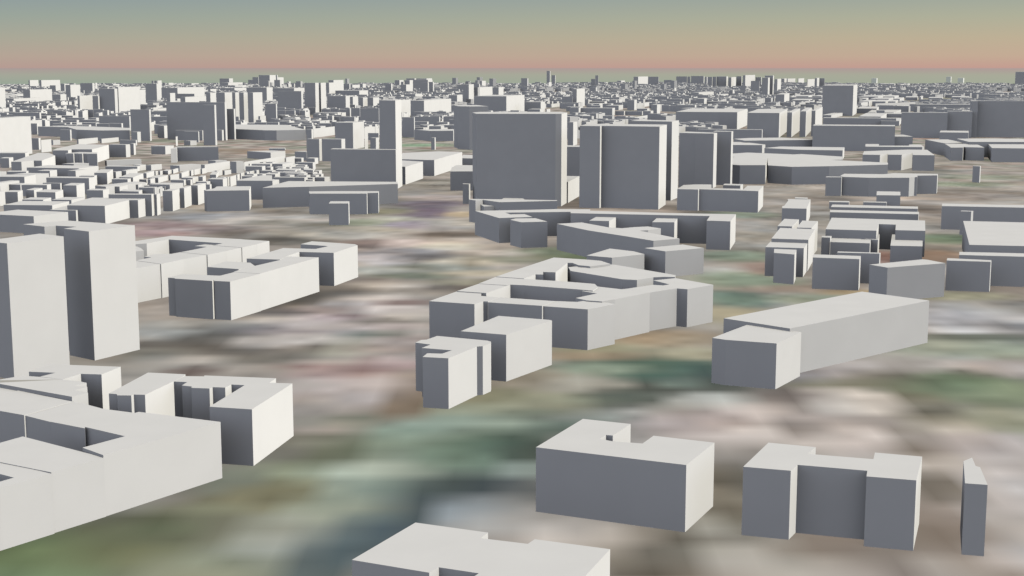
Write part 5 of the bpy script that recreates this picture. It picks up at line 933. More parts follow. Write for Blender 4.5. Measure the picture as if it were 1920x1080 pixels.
('low_building','broad low half lit block, nearest to the left of the tapered dark house','terrace houses in close rows',8.37,1,'-388.6,1978.4,-378.9,1974.7,-375.3,1991.5,-385.0,1995.2'),
('apartment_block','broad low mostly lit block, seventh nearest to the left of the long raised-kink house','blocks of the middle distance',13.63,1,'-1137.5,3476.4,-1130.7,3474.8,-1120.1,3517.3,-1126.9,3518.8'),
('tower_block','squarish very tall mostly lit block, ninth nearest to the left of the square skyline tower','blocks near the skyline',64.58,1,'2003.6,9740.8,2007.8,9739.8,2118.0,10034.6,2113.7,10035.5'),
('low_building','long low mostly shaded block, nearest to the left of the long raised-kink house','blocks of the middle distance',8.90,1,'-1005.5,3188.9,-971.7,3181.1,-967.9,3196.3,-1001.7,3204.1'),
('low_building','broad low half lit block, sixth nearest to the right of the tapered dark house','terrace houses in close rows',8.91,1,'-310.5,1938.4,-302.0,1934.8,-298.2,1951.0,-306.7,1954.6'),
('apartment_block','long mid-rise half lit block, sixteenth nearest to the right of the skyline box cluster','blocks near the skyline',20.62,1,'913.8,6440.5,939.4,6434.6,1019.7,6745.2,994.1,6751.1'),
('apartment_block','broad mid-rise mostly shaded block, seventh nearest beyond the many-bend front','blocks of the middle distance',16.86,1,'-623.7,3796.2,-601.8,3791.2,-596.0,3814.4,-617.9,3819.5'),
('apartment_block','broad mid-rise mostly shaded block, seventeenth nearest to the right of the many-bend front','blocks of the middle distance',16.95,1,'-537.8,3616.1,-512.7,3610.3,-510.6,3621.5,-535.6,3627.3'),
('apartment_block','long low mostly shaded block, twelfth nearest in front of the slender dark skyline pair','blocks of the middle distance',14.73,1,'177.6,4683.8,221.4,4673.6,230.8,4711.0,186.9,4721.1'),
('low_building','long low fully shaded block, tenth nearest in front of the skyline box cluster','blocks of the middle distance',12.19,1,'339.5,4287.5,389.3,4276.0,393.2,4291.8,343.4,4303.3'),
('apartment_block','long mid-rise half lit block, nearest to the left of the square skyline tower','blocks near the skyline',16.82,1,'1333.1,6353.0,1371.7,6344.1,1461.3,6628.5,1422.8,6637.4'),
('low_building','long low mostly shaded block, fifteenth nearest in front of the slender dark skyline pair','blocks of the middle distance',10.86,1,'187.5,3887.2,217.4,3880.3,233.8,3945.7,203.8,3952.6'),
('low_building','broad low half lit block, fifth nearest in front of the tapered dark house','terrace houses in close rows',8.92,1,'-346.8,2002.6,-337.1,1998.8,-334.4,2016.1,-344.1,2019.9'),
('apartment_block','broad mid-rise mostly shaded block, eighth nearest beyond the many-bend front','blocks of the middle distance',17.82,1,'-598.4,3683.6,-576.5,3678.6,-573.0,3692.8,-594.8,3697.9'),
('low_building','long low fully shaded block in front of the slender dark skyline pair','blocks of the middle distance',9.64,1,'278.6,3892.3,331.0,3880.3,332.0,3887.9,279.6,3900.0'),
('tower_block','squarish tall half lit block, fifth nearest to the left of the many-notched skyline tower','blocks near the skyline',56.85,1,'-815.1,9960.4,-781.2,9952.6,-759.4,10040.2,-793.3,10048.0'),
('low_building','broad low half lit block, third nearest to the left of the hexagonal pale house','terrace houses in close rows',12.38,1,'-652.9,1764.3,-641.3,1759.8,-632.3,1775.1,-643.9,1779.6'),
('apartment_block','long mid-rise fully shaded block, seventh nearest beyond the cream-walled house','blocks near the skyline',30.60,1,'2561.2,9974.4,2655.6,9952.6,2726.4,10199.6,2632.0,10221.4'),
('tower_block','squarish very tall mostly shaded block, nearest to the left of the stepped skyline tower','blocks near the skyline',73.27,0,'-1929.4,10661.1,-1883.2,10650.4,-1878.2,10670.7,-1924.3,10681.3'),
('low_building','long low half lit block, nearest to the left of the flat-cap tower','blocks of the middle distance',10.39,0,'-175.6,3480.3,-151.5,3474.8,-141.2,3516.2,-165.2,3521.7'),
('low_building','broad low mostly lit block, tenth nearest in front of the brown-ground slab','terrace houses in close rows',6.78,0,'-432.3,1785.6,-429.8,1785.1,-424.1,1808.1,-426.5,1808.7'),
('apartment_block','broad low half lit block, sixth nearest to the left of the long raised-kink house','blocks of the middle distance',14.68,0,'-1231.9,3803.8,-1213.5,3799.6,-1206.8,3826.7,-1225.1,3830.9'),
('apartment_block','broad mid-rise half lit block, fifth nearest beyond the blank beige wall','blocks of the middle distance',17.12,0,'-1537.8,4485.4,-1516.5,4480.4,-1508.3,4513.0,-1529.7,4517.9'),
('apartment_block','narrow mid-rise fully shaded block to the right of the many-bend front','blocks of the middle distance',21.70,0,'-401.7,2790.4,-390.5,2787.9,-390.2,2795.2,-401.4,2797.8'),
('apartment_block','broad low half lit block to the right of the many-bend front','blocks of the middle distance',14.29,0,'-468.7,3459.2,-451.4,3455.2,-444.4,3483.4,-461.7,3487.4'),
('low_building','long low fully shaded block, sixteenth nearest in front of the slender dark skyline pair','blocks of the middle distance',10.94,0,'234.0,3937.7,278.7,3927.4,281.3,3937.7,236.6,3948.0'),
('low_building','squarish low half lit block, seventh nearest beyond the two-slab terrace end','terrace houses in close rows',8.39,0,'-430.8,1636.0,-423.3,1633.5,-423.2,1645.0,-430.7,1647.5'),
('apartment_block','long mid-rise fully shaded block, eighth nearest beyond the cream-walled house','blocks near the skyline',29.20,0,'2595.3,10107.5,2693.9,10084.8,2779.1,10391.9,2680.5,10414.7'),
('apartment_block','broad mid-rise mostly shaded block, fourth nearest beyond the many-bend front','blocks of the middle distance',16.75,0,'-597.8,3530.6,-575.6,3525.4,-574.0,3536.6,-596.2,3541.8'),
('apartment_block','broad mid-rise mostly shaded block, twentieth nearest to the right of the many-bend front','blocks of the middle distance',15.56,0,'-480.1,3285.0,-460.0,3280.3,-458.1,3291.5,-478.3,3296.1'),
('apartment_block','broad tall mostly lit block, twelfth nearest to the left of the many-notched skyline tower','blocks near the skyline',35.85,0,'-1024.7,8978.2,-999.6,8972.4,-966.0,9107.3,-991.1,9113.1'),
('low_building','long low fully shaded block, second nearest to the right of the cream-walled house','blocks of the middle distance',11.55,0,'1340.0,4915.7,1385.0,4905.3,1440.0,5097.2,1395.1,5107.6'),
('apartment_block','broad mid-rise half lit block, second nearest beyond the cream-walled house','blocks near the skyline',19.08,0,'1516.9,5693.4,1541.3,5687.8,1635.9,5970.5,1611.5,5976.2'),
('apartment_block','long low mostly lit block, thirteenth nearest in front of the needle-like tower pair','blocks of the middle distance',12.71,0,'140.2,5127.4,141.9,5127.1,197.9,5351.8,196.3,5352.1'),
('low_building','squarish low mostly lit block, tenth nearest to the left of the canted-end house','terrace houses in close rows',8.26,0,'-393.8,1596.0,-390.5,1596.0,-390.6,1618.2,-393.9,1618.2'),
('apartment_block','long mid-rise mostly shaded block, eighth nearest in front of the slender dark skyline pair','blocks of the middle distance',16.87,0,'358.3,5339.4,397.7,5330.3,414.1,5396.1,374.7,5405.2'),
('low_building','broad low half lit block, third nearest beyond the very long grey house','terrace houses in close rows',8.60,0,'-249.5,1759.8,-243.2,1756.9,-240.3,1770.2,-246.6,1773.2'),
('apartment_block','narrow mid-rise mostly shaded block, sixth nearest to the right of the rippled house','blocks of the middle distance',18.64,0,'-621.5,2318.3,-615.7,2316.9,-615.5,2328.4,-621.3,2329.8'),
('apartment_block','long low mostly shaded block, eighteenth nearest in front of the needle-like tower pair','blocks of the middle distance',13.08,0,'91.2,3855.5,119.0,3849.1,126.7,3880.3,99.0,3886.7'),
('apartment_block','long low mostly shaded block, eighth nearest to the left of the white-edged tower','blocks of the middle distance',13.12,0,'-496.1,3913.6,-466.4,3906.7,-461.4,3926.7,-491.1,3933.6'),
('apartment_block','narrow mid-rise mostly lit block, second nearest to the left of the dark double slab','blocks of the middle distance',31.86,0,'-995.3,3961.9,-994.5,3961.8,-987.4,3990.1,-988.2,3990.3'),
('tower_block','narrow very tall mostly shaded block, eighteenth nearest to the right of the skyline box cluster','blocks near the skyline',81.94,0,'1607.8,10274.8,1643.5,10266.5,1652.1,10300.9,1616.3,10309.2'),
('low_building','long low mostly shaded block, nineteenth nearest to the right of the many-bend front','blocks of the middle distance',10.20,0,'-484.6,3268.6,-459.4,3262.8,-454.8,3281.2,-480.1,3287.0'),
('apartment_block','broad mid-rise mostly shaded block, nearest beyond the cream-walled house','blocks of the middle distance',17.88,0,'1391.3,5291.2,1416.9,5285.3,1501.2,5561.0,1475.6,5566.9'),
('apartment_block','long mid-rise mostly shaded block, seventh nearest in front of the slender dark skyline pair','blocks of the middle distance',19.13,0,'376.5,5533.6,412.2,5525.4,428.7,5591.8,393.0,5600.0'),
('apartment_block','long mid-rise mostly shaded block, ninth nearest in front of the needle-like tower pair','blocks near the skyline',19.20,0,'166.4,5897.9,204.9,5889.0,222.6,5959.8,184.1,5968.6'),
('low_building','broad low half lit block to the right of the many-bend front','blocks of the middle distance',12.15,0,'-423.3,3216.4,-407.6,3212.7,-401.1,3239.0,-416.8,3242.6'),
('apartment_block','broad mid-rise fully shaded block, third nearest to the left of the cream-walled house','blocks of the middle distance',19.87,0,'1048.3,4110.7,1070.7,4105.5,1086.4,4164.1,1064.0,4169.3'),
('apartment_block','broad mid-rise half lit block, eighteenth nearest to the right of the many-bend front','blocks of the middle distance',15.94,0,'-525.2,3551.6,-512.9,3548.7,-505.5,3578.2,-517.8,3581.1'),
('apartment_block','long low fully shaded block, seventh nearest to the right of the cream-walled house','blocks near the skyline',14.28,0,'1775.9,6102.5,1831.5,6089.7,1897.0,6297.7,1841.5,6310.5'),
('low_building','broad low fully shaded block, nearest beyond the brown-ground slab','blocks of the middle distance',8.44,0,'-600.3,2606.9,-588.2,2604.1,-579.8,2618.6,-591.9,2621.4'),
('low_building','tiny shed roof peeping over the bitten-corner house','',3.55,0,'299.6,1499.7,311.9,1494.8,315.2,1509.5,302.8,1514.4'),
('apartment_block','long low half lit block, second nearest to the left of the square skyline tower','blocks of the middle distance',15.14,0,'1184.4,5634.6,1210.5,5628.6,1289.9,5905.6,1263.8,5911.6'),
('low_building','squarish low half lit block, twelfth nearest in front of the tapered dark house','terrace houses in close rows',9.60,0,'-314.0,1823.8,-306.9,1820.6,-306.4,1835.0,-313.5,1838.2'),
('tower_block','narrow very tall fully shaded block to the left of the square skyline tower','blocks near the skyline',74.98,0,'1729.4,10183.7,1767.8,10174.9,1769.6,10182.5,1731.2,10191.4'),
('low_building','long low fully shaded block, seventh nearest beyond the giant grey block','blocks near the skyline',11.12,0,'1981.4,6451.5,2054.7,6434.6,2128.9,6662.8,2055.6,6679.7'),
('apartment_block','long low mostly shaded block to the right of the many-bend front','blocks of the middle distance',13.56,0,'-533.9,3899.9,-504.9,3893.2,-501.8,3905.8,-530.8,3912.4'),
('low_building','squarish low half lit block, eighth nearest in front of the tapered dark house','terrace houses in close rows',9.72,0,'-327.2,1887.8,-320.2,1884.4,-319.3,1899.8,-326.3,1903.2'),
('apartment_block','broad mid-rise mostly shaded block, ninth nearest in front of the skyline box cluster','blocks of the middle distance',16.02,0,'382.4,4171.0,404.5,4165.9,416.9,4215.8,394.9,4220.9'),
('apartment_block','broad low mostly shaded block to the right of the many-bend front','blocks of the middle distance',12.76,0,'-521.0,3671.0,-495.0,3665.0,-491.5,3679.0,-517.5,3685.0'),
('apartment_block','long mid-rise mostly shaded block, nearest to the right of the square skyline tower','blocks near the skyline',16.33,0,'1407.8,5825.7,1440.6,5818.1,1524.2,6109.6,1491.4,6117.2'),
('tower_block','squarish very tall mostly shaded block, twentieth nearest to the left of the square skyline tower','blocks near the skyline',73.28,0,'1810.2,10659.7,1850.2,10650.4,1861.1,10694.3,1821.1,10703.6'),
('apartment_block','long mid-rise half lit block beyond the long raised-kink house','blocks near the skyline',30.62,0,'-2824.6,9965.2,-2769.8,9952.6,-2749.5,10034.2,-2804.2,10046.9'),
('apartment_block','broad low mostly shaded block to the right of the many-bend front','blocks of the middle distance',13.26,0,'-477.7,3318.3,-458.1,3313.8,-454.9,3326.8,-474.4,3331.3'),
('tower_block','squarish tall half lit block, fourteenth nearest to the right of the stepped skyline tower','blocks near the skyline',45.00,0,'-1023.1,8322.1,-1000.6,8316.9,-984.9,8379.7,-1007.4,8384.9'),
('apartment_block','squarish mid-rise half lit block, second nearest beyond the dark double slab','blocks of the middle distance',29.15,0,'-1244.1,5249.5,-1226.9,5245.6,-1221.3,5268.1,-1238.5,5272.1'),
('apartment_block','broad mid-rise mostly shaded block, second nearest beyond the blank beige wall','blocks of the middle distance',16.92,0,'-1582.2,4495.6,-1555.7,4489.5,-1551.6,4505.8,-1578.1,4511.9'),
('apartment_block','squarish mid-rise mostly lit block, fifth nearest beyond the many-bend front','blocks of the middle distance',18.96,0,'-646.4,3638.1,-641.5,3636.9,-632.9,3671.5,-637.8,3672.6'),
('tower_block','narrow very tall mostly shaded block, second nearest beyond the square skyline tower','blocks near the skyline',73.19,0,'2046.7,9543.4,2078.9,9536.0,2082.8,9551.4,2050.6,9558.9'),
('apartment_block','broad low half lit block, third nearest to the left of the long raised-kink house','blocks of the middle distance',14.71,0,'-1107.0,3477.3,-1096.1,3474.8,-1090.7,3496.6,-1101.6,3499.1'),
('low_building','long low fully shaded block, seventeenth nearest in front of the slender dark skyline pair','blocks of the middle distance',10.46,0,'240.1,3936.3,278.7,3927.4,281.3,3937.7,242.6,3946.7'),
('apartment_block','long mid-rise fully shaded block, thirteenth nearest to the left of the square skyline tower','blocks near the skyline',17.81,0,'1413.3,7227.4,1488.8,7210.0,1498.5,7248.7,1423.0,7266.2'),
('low_building','broad low half lit block, seventh nearest beyond the canted-end house','terrace houses in close rows',7.73,0,'-386.7,1748.9,-380.6,1746.0,-381.5,1767.9,-387.6,1770.8'),
('low_building','squarish low half lit block, nearest to the left of the canted-end house','terrace houses in close rows',10.30,0,'-345.5,1599.7,-340.2,1596.0,-339.8,1603.4,-345.1,1607.1'),
('apartment_block','broad mid-rise half lit block to the right of the many-bend front','blocks of the middle distance',15.46,0,'-491.6,3480.9,-476.6,3477.4,-472.1,3495.5,-487.1,3498.9'),
('apartment_block','long low mostly shaded block, fifth nearest in front of the slender dark skyline pair','blocks of the middle distance',14.74,0,'265.2,4847.7,299.0,4839.9,309.3,4881.1,275.5,4888.9'),
('apartment_block','broad low mostly shaded block, fifteenth nearest to the right of the many-bend front','blocks of the middle distance',14.25,0,'-512.7,3459.7,-495.7,3455.8,-491.7,3471.8,-508.7,3475.7'),
('apartment_block','narrow mid-rise mostly shaded block, nearest beyond the curving white house','blocks of the middle distance',20.90,0,'-140.0,2465.7,-133.9,2464.3,-132.5,2475.8,-138.6,2477.2'),
('tower_block','narrow very tall mostly lit block, second nearest to the right of the stepped skyline tower','blocks near the skyline',71.94,0,'-1738.7,10650.6,-1737.9,10650.4,-1712.6,10751.8,-1713.4,10752.0'),
('tower_block','narrow tall half lit block, fourth nearest to the left of the many-notched skyline tower','blocks near the skyline',58.34,0,'-669.4,8635.9,-653.7,8632.3,-638.7,8692.4,-654.4,8696.0'),
('tower_block','squarish tall half lit block, seventh nearest to the right of the many-notched skyline tower','blocks near the skyline',49.98,0,'-243.0,10181.7,-213.4,10174.9,-188.0,10276.8,-217.6,10283.7'),
('low_building','squarish low mostly shaded block, fifth nearest to the right of the tapered dark house','terrace houses in close rows',9.47,0,'-302.7,1891.2,-295.7,1887.8,-295.3,1903.3,-302.4,1906.7'),
('tower_block','broad tall mostly lit block, sixteenth nearest to the left of the square skyline tower','blocks near the skyline',51.86,0,'2310.2,12061.1,2318.8,12059.1,2441.5,12355.4,2432.9,12357.4'),
('apartment_block','broad low mostly shaded block to the right of the many-bend front','blocks of the middle distance',14.93,0,'-505.2,3740.7,-484.5,3735.9,-481.3,3748.6,-502.1,3753.4'),
('low_building','broad low mostly lit block, seventh nearest to the left of the brown-ground slab','terrace houses in close rows',6.32,0,'-442.3,1721.7,-438.9,1721.7,-439.6,1750.0,-443.1,1750.0'),
('apartment_block','long low fully shaded block, second nearest beyond the giant grey block','blocks near the skyline',13.92,0,'1860.1,5941.2,1905.4,5930.7,1988.7,6186.9,1943.4,6197.4'),
('tower_block','narrow tall fully shaded block, sixth nearest beyond the ribbed towers','blocks near the skyline',51.42,0,'1168.0,7332.2,1194.3,7326.1,1196.8,7341.1,1170.5,7347.2'),
('tower_block','narrow very tall mostly shaded block, twelfth nearest to the right of the skyline box cluster','blocks near the skyline',76.96,0,'1413.6,10367.5,1446.3,10359.9,1451.3,10379.9,1418.5,10387.4'),
('apartment_block','broad mid-rise mostly shaded block, sixth nearest in front of the slender dark skyline pair','blocks of the middle distance',16.92,0,'316.6,5002.1,346.8,4995.1,356.4,5033.6,326.2,5040.6'),
('apartment_block','long low fully shaded block, third nearest to the right of the cream-walled house','blocks near the skyline',13.49,0,'1722.9,6268.9,1772.9,6257.4,1846.5,6506.1,1796.6,6517.6'),
('low_building','long low half lit block, thirteenth nearest in front of the skyline box cluster','blocks of the middle distance',11.33,0,'412.5,3884.8,432.0,3880.3,449.3,3949.8,429.8,3954.3'),
('tower_block','narrow very tall half lit block, third nearest beyond the square skyline tower','blocks near the skyline',74.91,0,'1998.3,9459.9,2011.8,9456.8,2084.1,9726.4,2070.5,9729.5'),
('apartment_block','broad mid-rise mostly shaded block, eleventh nearest beyond the cream-walled house','blocks near the skyline',29.66,0,'1998.9,8033.7,2042.4,8023.7,2118.3,8306.8,2074.8,8316.8'),
('apartment_block','long mid-rise mostly shaded block, tenth nearest in front of the needle-like tower pair','blocks near the skyline',15.66,0,'165.0,5774.6,207.8,5764.7,218.4,5807.2,175.6,5817.1'),
('low_building','broad low half lit block, fourth nearest in front of the tapered dark house','terrace houses in close rows',8.47,0,'-372.0,1977.2,-364.2,1973.5,-364.0,1990.3,-371.8,1994.0'),
('apartment_block','broad mid-rise mostly shaded block, tenth nearest beyond the many-bend front','blocks of the middle distance',16.13,0,'-595.7,3818.3,-577.1,3814.0,-574.8,3824.9,-593.4,3829.2'),
('apartment_block','broad mid-rise mostly lit block, fourth nearest to the left of the striped towers','blocks near the skyline',31.36,0,'-1591.4,7498.2,-1577.8,7495.1,-1561.4,7560.6,-1575.0,7563.8'),
('tower_block','narrow very tall mostly shaded block, nearest to the left of the needle-like tower pair','blocks near the skyline',115.75,0,'296.1,12259.9,323.8,12253.5,328.4,12271.9,300.7,12278.3'),
('low_building','long low mostly shaded block, seventh nearest to the right of the square skyline tower','blocks near the skyline',11.94,0,'1676.0,6938.8,1737.6,6924.6,1803.6,7154.7,1742.0,7168.9'),
('low_building','squarish low mostly lit block, twelfth nearest to the left of the canted-end house','terrace houses in close rows',8.98,0,'-394.2,1573.5,-392.0,1573.5,-391.8,1587.8,-394.1,1587.8'),
('apartment_block','broad mid-rise mostly shaded block, eleventh nearest to the left of the white-edged tower','blocks of the middle distance',15.86,0,'-504.3,3931.3,-487.2,3927.4,-483.0,3944.4,-500.0,3948.4'),
('apartment_block','squarish low mostly lit block to the right of the many-bend front','blocks of the middle distance',14.78,0,'-450.6,3303.0,-444.5,3301.6,-437.5,3329.7,-443.6,3331.1'),
('apartment_block','long mid-rise fully shaded block, fourth nearest to the left of the square skyline tower','blocks near the skyline',16.43,0,'1493.7,7225.4,1560.5,7210.0,1573.1,7260.8,1506.4,7276.2'),
('apartment_block','broad low half lit block to the right of the many-bend front','blocks of the middle distance',14.12,0,'-490.6,3461.7,-481.9,3459.7,-475.0,3487.3,-483.7,3489.3'),
('low_building','squarish low half lit block, fifth nearest to the left of the long raised-kink house','blocks of the middle distance',8.99,0,'-847.7,2620.1,-843.8,2619.2,-835.4,2633.8,-839.3,2634.7'),
('apartment_block','broad low half lit block, tenth nearest to the left of the white-edged tower','blocks of the middle distance',13.40,0,'-448.5,3482.9,-438.0,3480.5,-431.5,3506.7,-442.0,3509.1'),
('apartment_block','long mid-rise mostly lit block, fifth nearest to the left of the striped towers','blocks near the skyline',30.12,0,'-2357.4,10414.0,-2327.8,10407.2,-2299.8,10519.9,-2329.3,10526.7'),
('low_building','broad low mostly lit block, second nearest in front of the brown-ground slab','terrace houses in close rows',7.12,0,'-421.5,1878.1,-420.3,1878.1,-417.5,1903.3,-418.7,1903.3'),
('tower_block','narrow very tall mostly shaded block, nearest to the right of the slender dark skyline pair','blocks near the skyline',93.30,0,'538.2,9269.0,557.7,9264.4,559.0,9271.8,539.5,9276.3'),
('low_building','broad low half lit block, eleventh nearest in front of the brown-ground slab','terrace houses in close rows',5.00,0,'-465.2,1891.0,-456.9,1886.0,-458.2,1911.0,-466.4,1916.0'),
('low_building','broad low mostly lit block, ninth nearest in front of the brown-ground slab','terrace houses in close rows',7.03,0,'-390.1,1863.1,-387.3,1862.4,-383.3,1878.4,-386.2,1879.1'),
('tower_block','squarish tall half lit block, tenth nearest to the left of the many-notched skyline tower','blocks near the skyline',46.73,0,'-917.0,8636.4,-899.1,8632.3,-886.0,8684.7,-903.9,8688.8'),
('apartment_block','narrow mid-rise mostly shaded block, fifth nearest to the left of the white-edged tower','blocks of the middle distance',31.80,0,'-449.3,3895.4,-441.7,3893.6,-439.6,3901.8,-447.3,3903.6'),
('apartment_block','broad mid-rise mostly shaded block to the right of the many-bend front','blocks of the middle distance',15.74,0,'-548.4,3934.9,-531.6,3931.0,-528.1,3945.0,-544.9,3948.8'),
('low_building','broad low mostly lit block, third nearest to the left of the tapered dark house','terrace houses in close rows',5.89,0,'-382.8,1878.7,-380.2,1878.1,-375.3,1897.5,-378.0,1898.1'),
('tower_block','narrow very tall fully shaded block, nearest to the left of the slender dark skyline pair','blocks near the skyline',69.99,0,'515.6,9346.5,542.0,9340.4,542.9,9347.6,516.6,9353.7'),
('low_building','long low fully shaded block, nearest to the right of the tapered dark house','blocks of the middle distance',3.65,0,'-416.8,2442.9,-389.8,2442.9,-392.5,2464.9,-419.5,2464.9'),
('apartment_block','broad mid-rise half lit block, third nearest to the left of the square skyline tower','blocks of the middle distance',17.34,0,'1080.9,5108.0,1098.1,5104.0,1152.8,5323.2,1135.6,5327.2'),
('apartment_block','long mid-rise half lit block, fifth nearest in front of the needle-like tower pair','blocks near the skyline',15.94,0,'226.9,7382.5,265.6,7373.6,298.1,7504.1,259.4,7513.1'),
('apartment_block','long mid-rise fully shaded block, sixth nearest beyond the giant grey block','blocks near the skyline',18.77,0,'3314.4,10196.8,3409.2,10174.9,3487.0,10400.8,3392.2,10422.7'),
('tower_block','broad tall fully shaded block, third nearest to the right of the skyline box cluster','blocks near the skyline',44.33,0,'1234.3,11643.0,1297.0,11628.5,1299.5,11638.7,1236.8,11653.2'),
('apartment_block','broad low mostly shaded block, eighteenth nearest in front of the slender dark skyline pair','blocks of the middle distance',12.76,0,'309.0,4282.1,335.3,4276.0,339.7,4293.8,313.4,4299.9'),
('apartment_block','broad low half lit block to the right of the many-bend front','blocks of the middle distance',15.31,0,'-526.2,3947.3,-512.1,3944.1,-507.3,3963.5,-521.4,3966.7'),
('low_building','broad low mostly shaded block, nineteenth nearest in front of the slender dark skyline pair','blocks of the middle distance',11.34,0,'159.6,3885.8,183.6,3880.3,187.1,3894.2,163.1,3899.8'),
('tower_block','squarish tall mostly lit block, fourteenth nearest to the left of the square skyline tower','blocks near the skyline',53.34,0,'2403.4,12060.3,2408.6,12059.1,2518.5,12361.0,2513.3,12362.2'),
('low_building','long low fully shaded block, nearest beyond the giant grey block','blocks near the skyline',11.07,0,'2536.7,7511.1,2606.3,7495.1,2693.0,7739.8,2623.4,7755.9'),
('tower_block','narrow very tall mostly shaded block, thirteenth nearest to the right of the skyline box cluster','blocks near the skyline',78.22,0,'1450.5,10365.6,1475.2,10359.9,1478.7,10373.8,1454.0,10379.5'),
('apartment_block','broad low mostly shaded block, ninth nearest to the left of the white-edged tower','blocks of the middle distance',14.98,0,'-472.1,3738.9,-458.9,3735.9,-455.1,3750.8,-468.4,3753.9'),
('low_building','squarish low half lit block, seventh nearest in front of the tapered dark house','terrace houses in close rows',8.50,0,'-335.4,1847.8,-332.3,1847.1,-329.8,1858.2,-332.9,1858.9'),
('apartment_block','broad mid-rise mostly shaded block, second nearest in front of the skyline box cluster','blocks near the skyline',27.09,0,'800.3,7453.9,834.6,7446.0,844.7,7486.5,810.4,7494.4'),
('low_building','broad low mostly shaded block, eighth nearest to the left of the brown-ground slab','terrace houses in close rows',5.49,0,'-455.4,1732.4,-446.4,1732.4,-446.9,1739.5,-455.9,1739.5'),
('tower_block','narrow very tall mostly shaded block, nearest in front of the needle-like tower pair','blocks near the skyline',82.80,0,'320.8,11635.2,349.9,11628.5,353.5,11643.2,324.5,11649.9'),
('low_building','broad low mostly shaded block, thirteenth nearest to the right of the many-bend front','blocks of the middle distance',11.30,0,'-503.6,3368.9,-489.5,3365.6,-486.0,3379.6,-500.1,3382.8'),
('apartment_block','long mid-rise half lit block, fifth nearest beyond the cream-walled house','blocks near the skyline',15.49,0,'2083.1,8087.4,2112.0,8080.7,2223.4,8370.8,2194.4,8377.5'),
('low_building','broad low mostly shaded block to the right of the many-bend front','blocks of the middle distance',12.32,0,'-442.0,3211.2,-430.8,3208.6,-427.5,3221.5,-438.7,3224.1'),
('apartment_block','long mid-rise fully shaded block, sixth nearest to the right of the square skyline tower','blocks near the skyline',15.41,0,'1954.4,8095.0,2016.7,8080.7,2069.4,8284.1,2007.0,8298.5'),
('apartment_block','long low half lit block, second nearest to the left of the skyline box cluster','blocks near the skyline',14.36,0,'643.5,8641.1,681.6,8632.3,744.2,8883.3,706.1,8892.1'),
('apartment_block','long mid-rise half lit block, third nearest in front of the skyline box cluster','blocks near the skyline',17.53,0,'596.2,7503.6,633.0,7495.1,661.1,7608.1,624.4,7616.6'),
('low_building','broad low mostly shaded block to the right of the many-bend front','blocks of the middle distance',12.05,0,'-487.5,3676.7,-468.9,3672.4,-467.2,3679.3,-485.9,3683.6'),
('low_building','long low fully shaded block, fourteenth nearest in front of the needle-like tower pair','blocks near the skyline',11.27,0,'53.1,6102.3,107.8,6089.7,111.9,6105.9,57.1,6118.6'),
('low_building','squarish low half lit block, fourth nearest to the left of the canted-end house','terrace houses in close rows',6.47,0,'-393.3,1712.5,-388.2,1712.5,-388.0,1722.2,-393.1,1722.2'),
('low_building','broad low half lit block, seventh nearest to the left of the white-edged tower','blocks of the middle distance',10.48,0,'-458.3,3766.2,-448.9,3764.0,-439.9,3799.9,-449.4,3802.1'),
('low_building','broad low mostly lit block, sixth nearest in front of the brown-ground slab','terrace houses in close rows',5.38,0,'-456.0,1902.0,-453.9,1902.0,-454.2,1932.8,-456.4,1932.8'),
('apartment_block','long mid-rise fully shaded block, second nearest to the right of the skyline box cluster','blocks near the skyline',15.42,0,'1081.9,10935.9,1214.4,10905.3,1217.6,10918.0,1085.1,10948.6'),
('apartment_block','squarish mid-rise fully shaded block, fifteenth nearest beyond the long raised-kink house','blocks near the skyline',29.04,0,'-2199.7,7262.9,-2169.7,7256.0,-2168.2,7262.9,-2198.2,7269.8'),
('apartment_block','narrow tall half lit block, second nearest to the left of the ribbed towers','blocks near the skyline',36.36,0,'1043.9,6865.1,1057.9,6861.9,1076.9,6938.4,1062.9,6941.6'),
('low_building','squarish low mostly lit block, ninth nearest in front of the tapered dark house','terrace houses in close rows',7.76,0,'-340.9,1839.7,-339.9,1839.5,-336.5,1853.4,-337.4,1853.6'),
('low_building','long low mostly shaded block, sixth nearest in front of the skyline box cluster','blocks of the middle distance',7.86,0,'411.5,4709.5,444.6,4701.9,457.7,4754.5,424.6,4762.1'),
('low_building','squarish low mostly lit block, eighteenth nearest in front of the tapered dark house','terrace houses in close rows',7.92,0,'-345.4,1802.4,-344.2,1802.4,-342.6,1821.0,-343.8,1821.0'),
('low_building','narrow low mostly lit block, nearest beyond the canted-end house','terrace houses in close rows',10.71,0,'-342.3,1699.5,-340.7,1699.5,-340.0,1709.3,-341.6,1709.3'),
('low_building','squarish low mostly lit block, fourth nearest in front of the brown-ground slab','terrace houses in close rows',6.94,0,'-416.2,1897.2,-414.1,1897.2,-412.1,1914.3,-414.3,1914.3'),
('apartment_block','squarish mid-rise fully shaded block, nearest in front of the striped towers','blocks of the middle distance',18.44,0,'-703.3,3621.9,-692.6,3619.5,-692.5,3626.7,-703.3,3629.2'),
('apartment_block','broad low half lit block, nearest to the right of the cream-walled house','blocks of the middle distance',15.37,0,'1455.7,5396.4,1468.6,5393.4,1544.2,5633.2,1531.3,5636.2'),
('apartment_block','broad low mostly lit block, nearest beyond the ribbed towers','blocks of the middle distance',13.78,0,'1004.0,5186.2,1006.6,5185.6,1081.9,5466.8,1079.4,5467.4'),
('tower_block','squarish tall half lit block, seventeenth nearest to the left of the square skyline tower','blocks near the skyline',51.81,0,'2266.0,12064.7,2290.4,12059.1,2365.0,12347.5,2340.6,12353.1'),
('low_building','long low fully shaded block, fourth nearest to the right of the square skyline tower','blocks near the skyline',10.80,0,'1695.1,6999.9,1744.9,6988.4,1801.9,7201.4,1752.2,7212.9'),
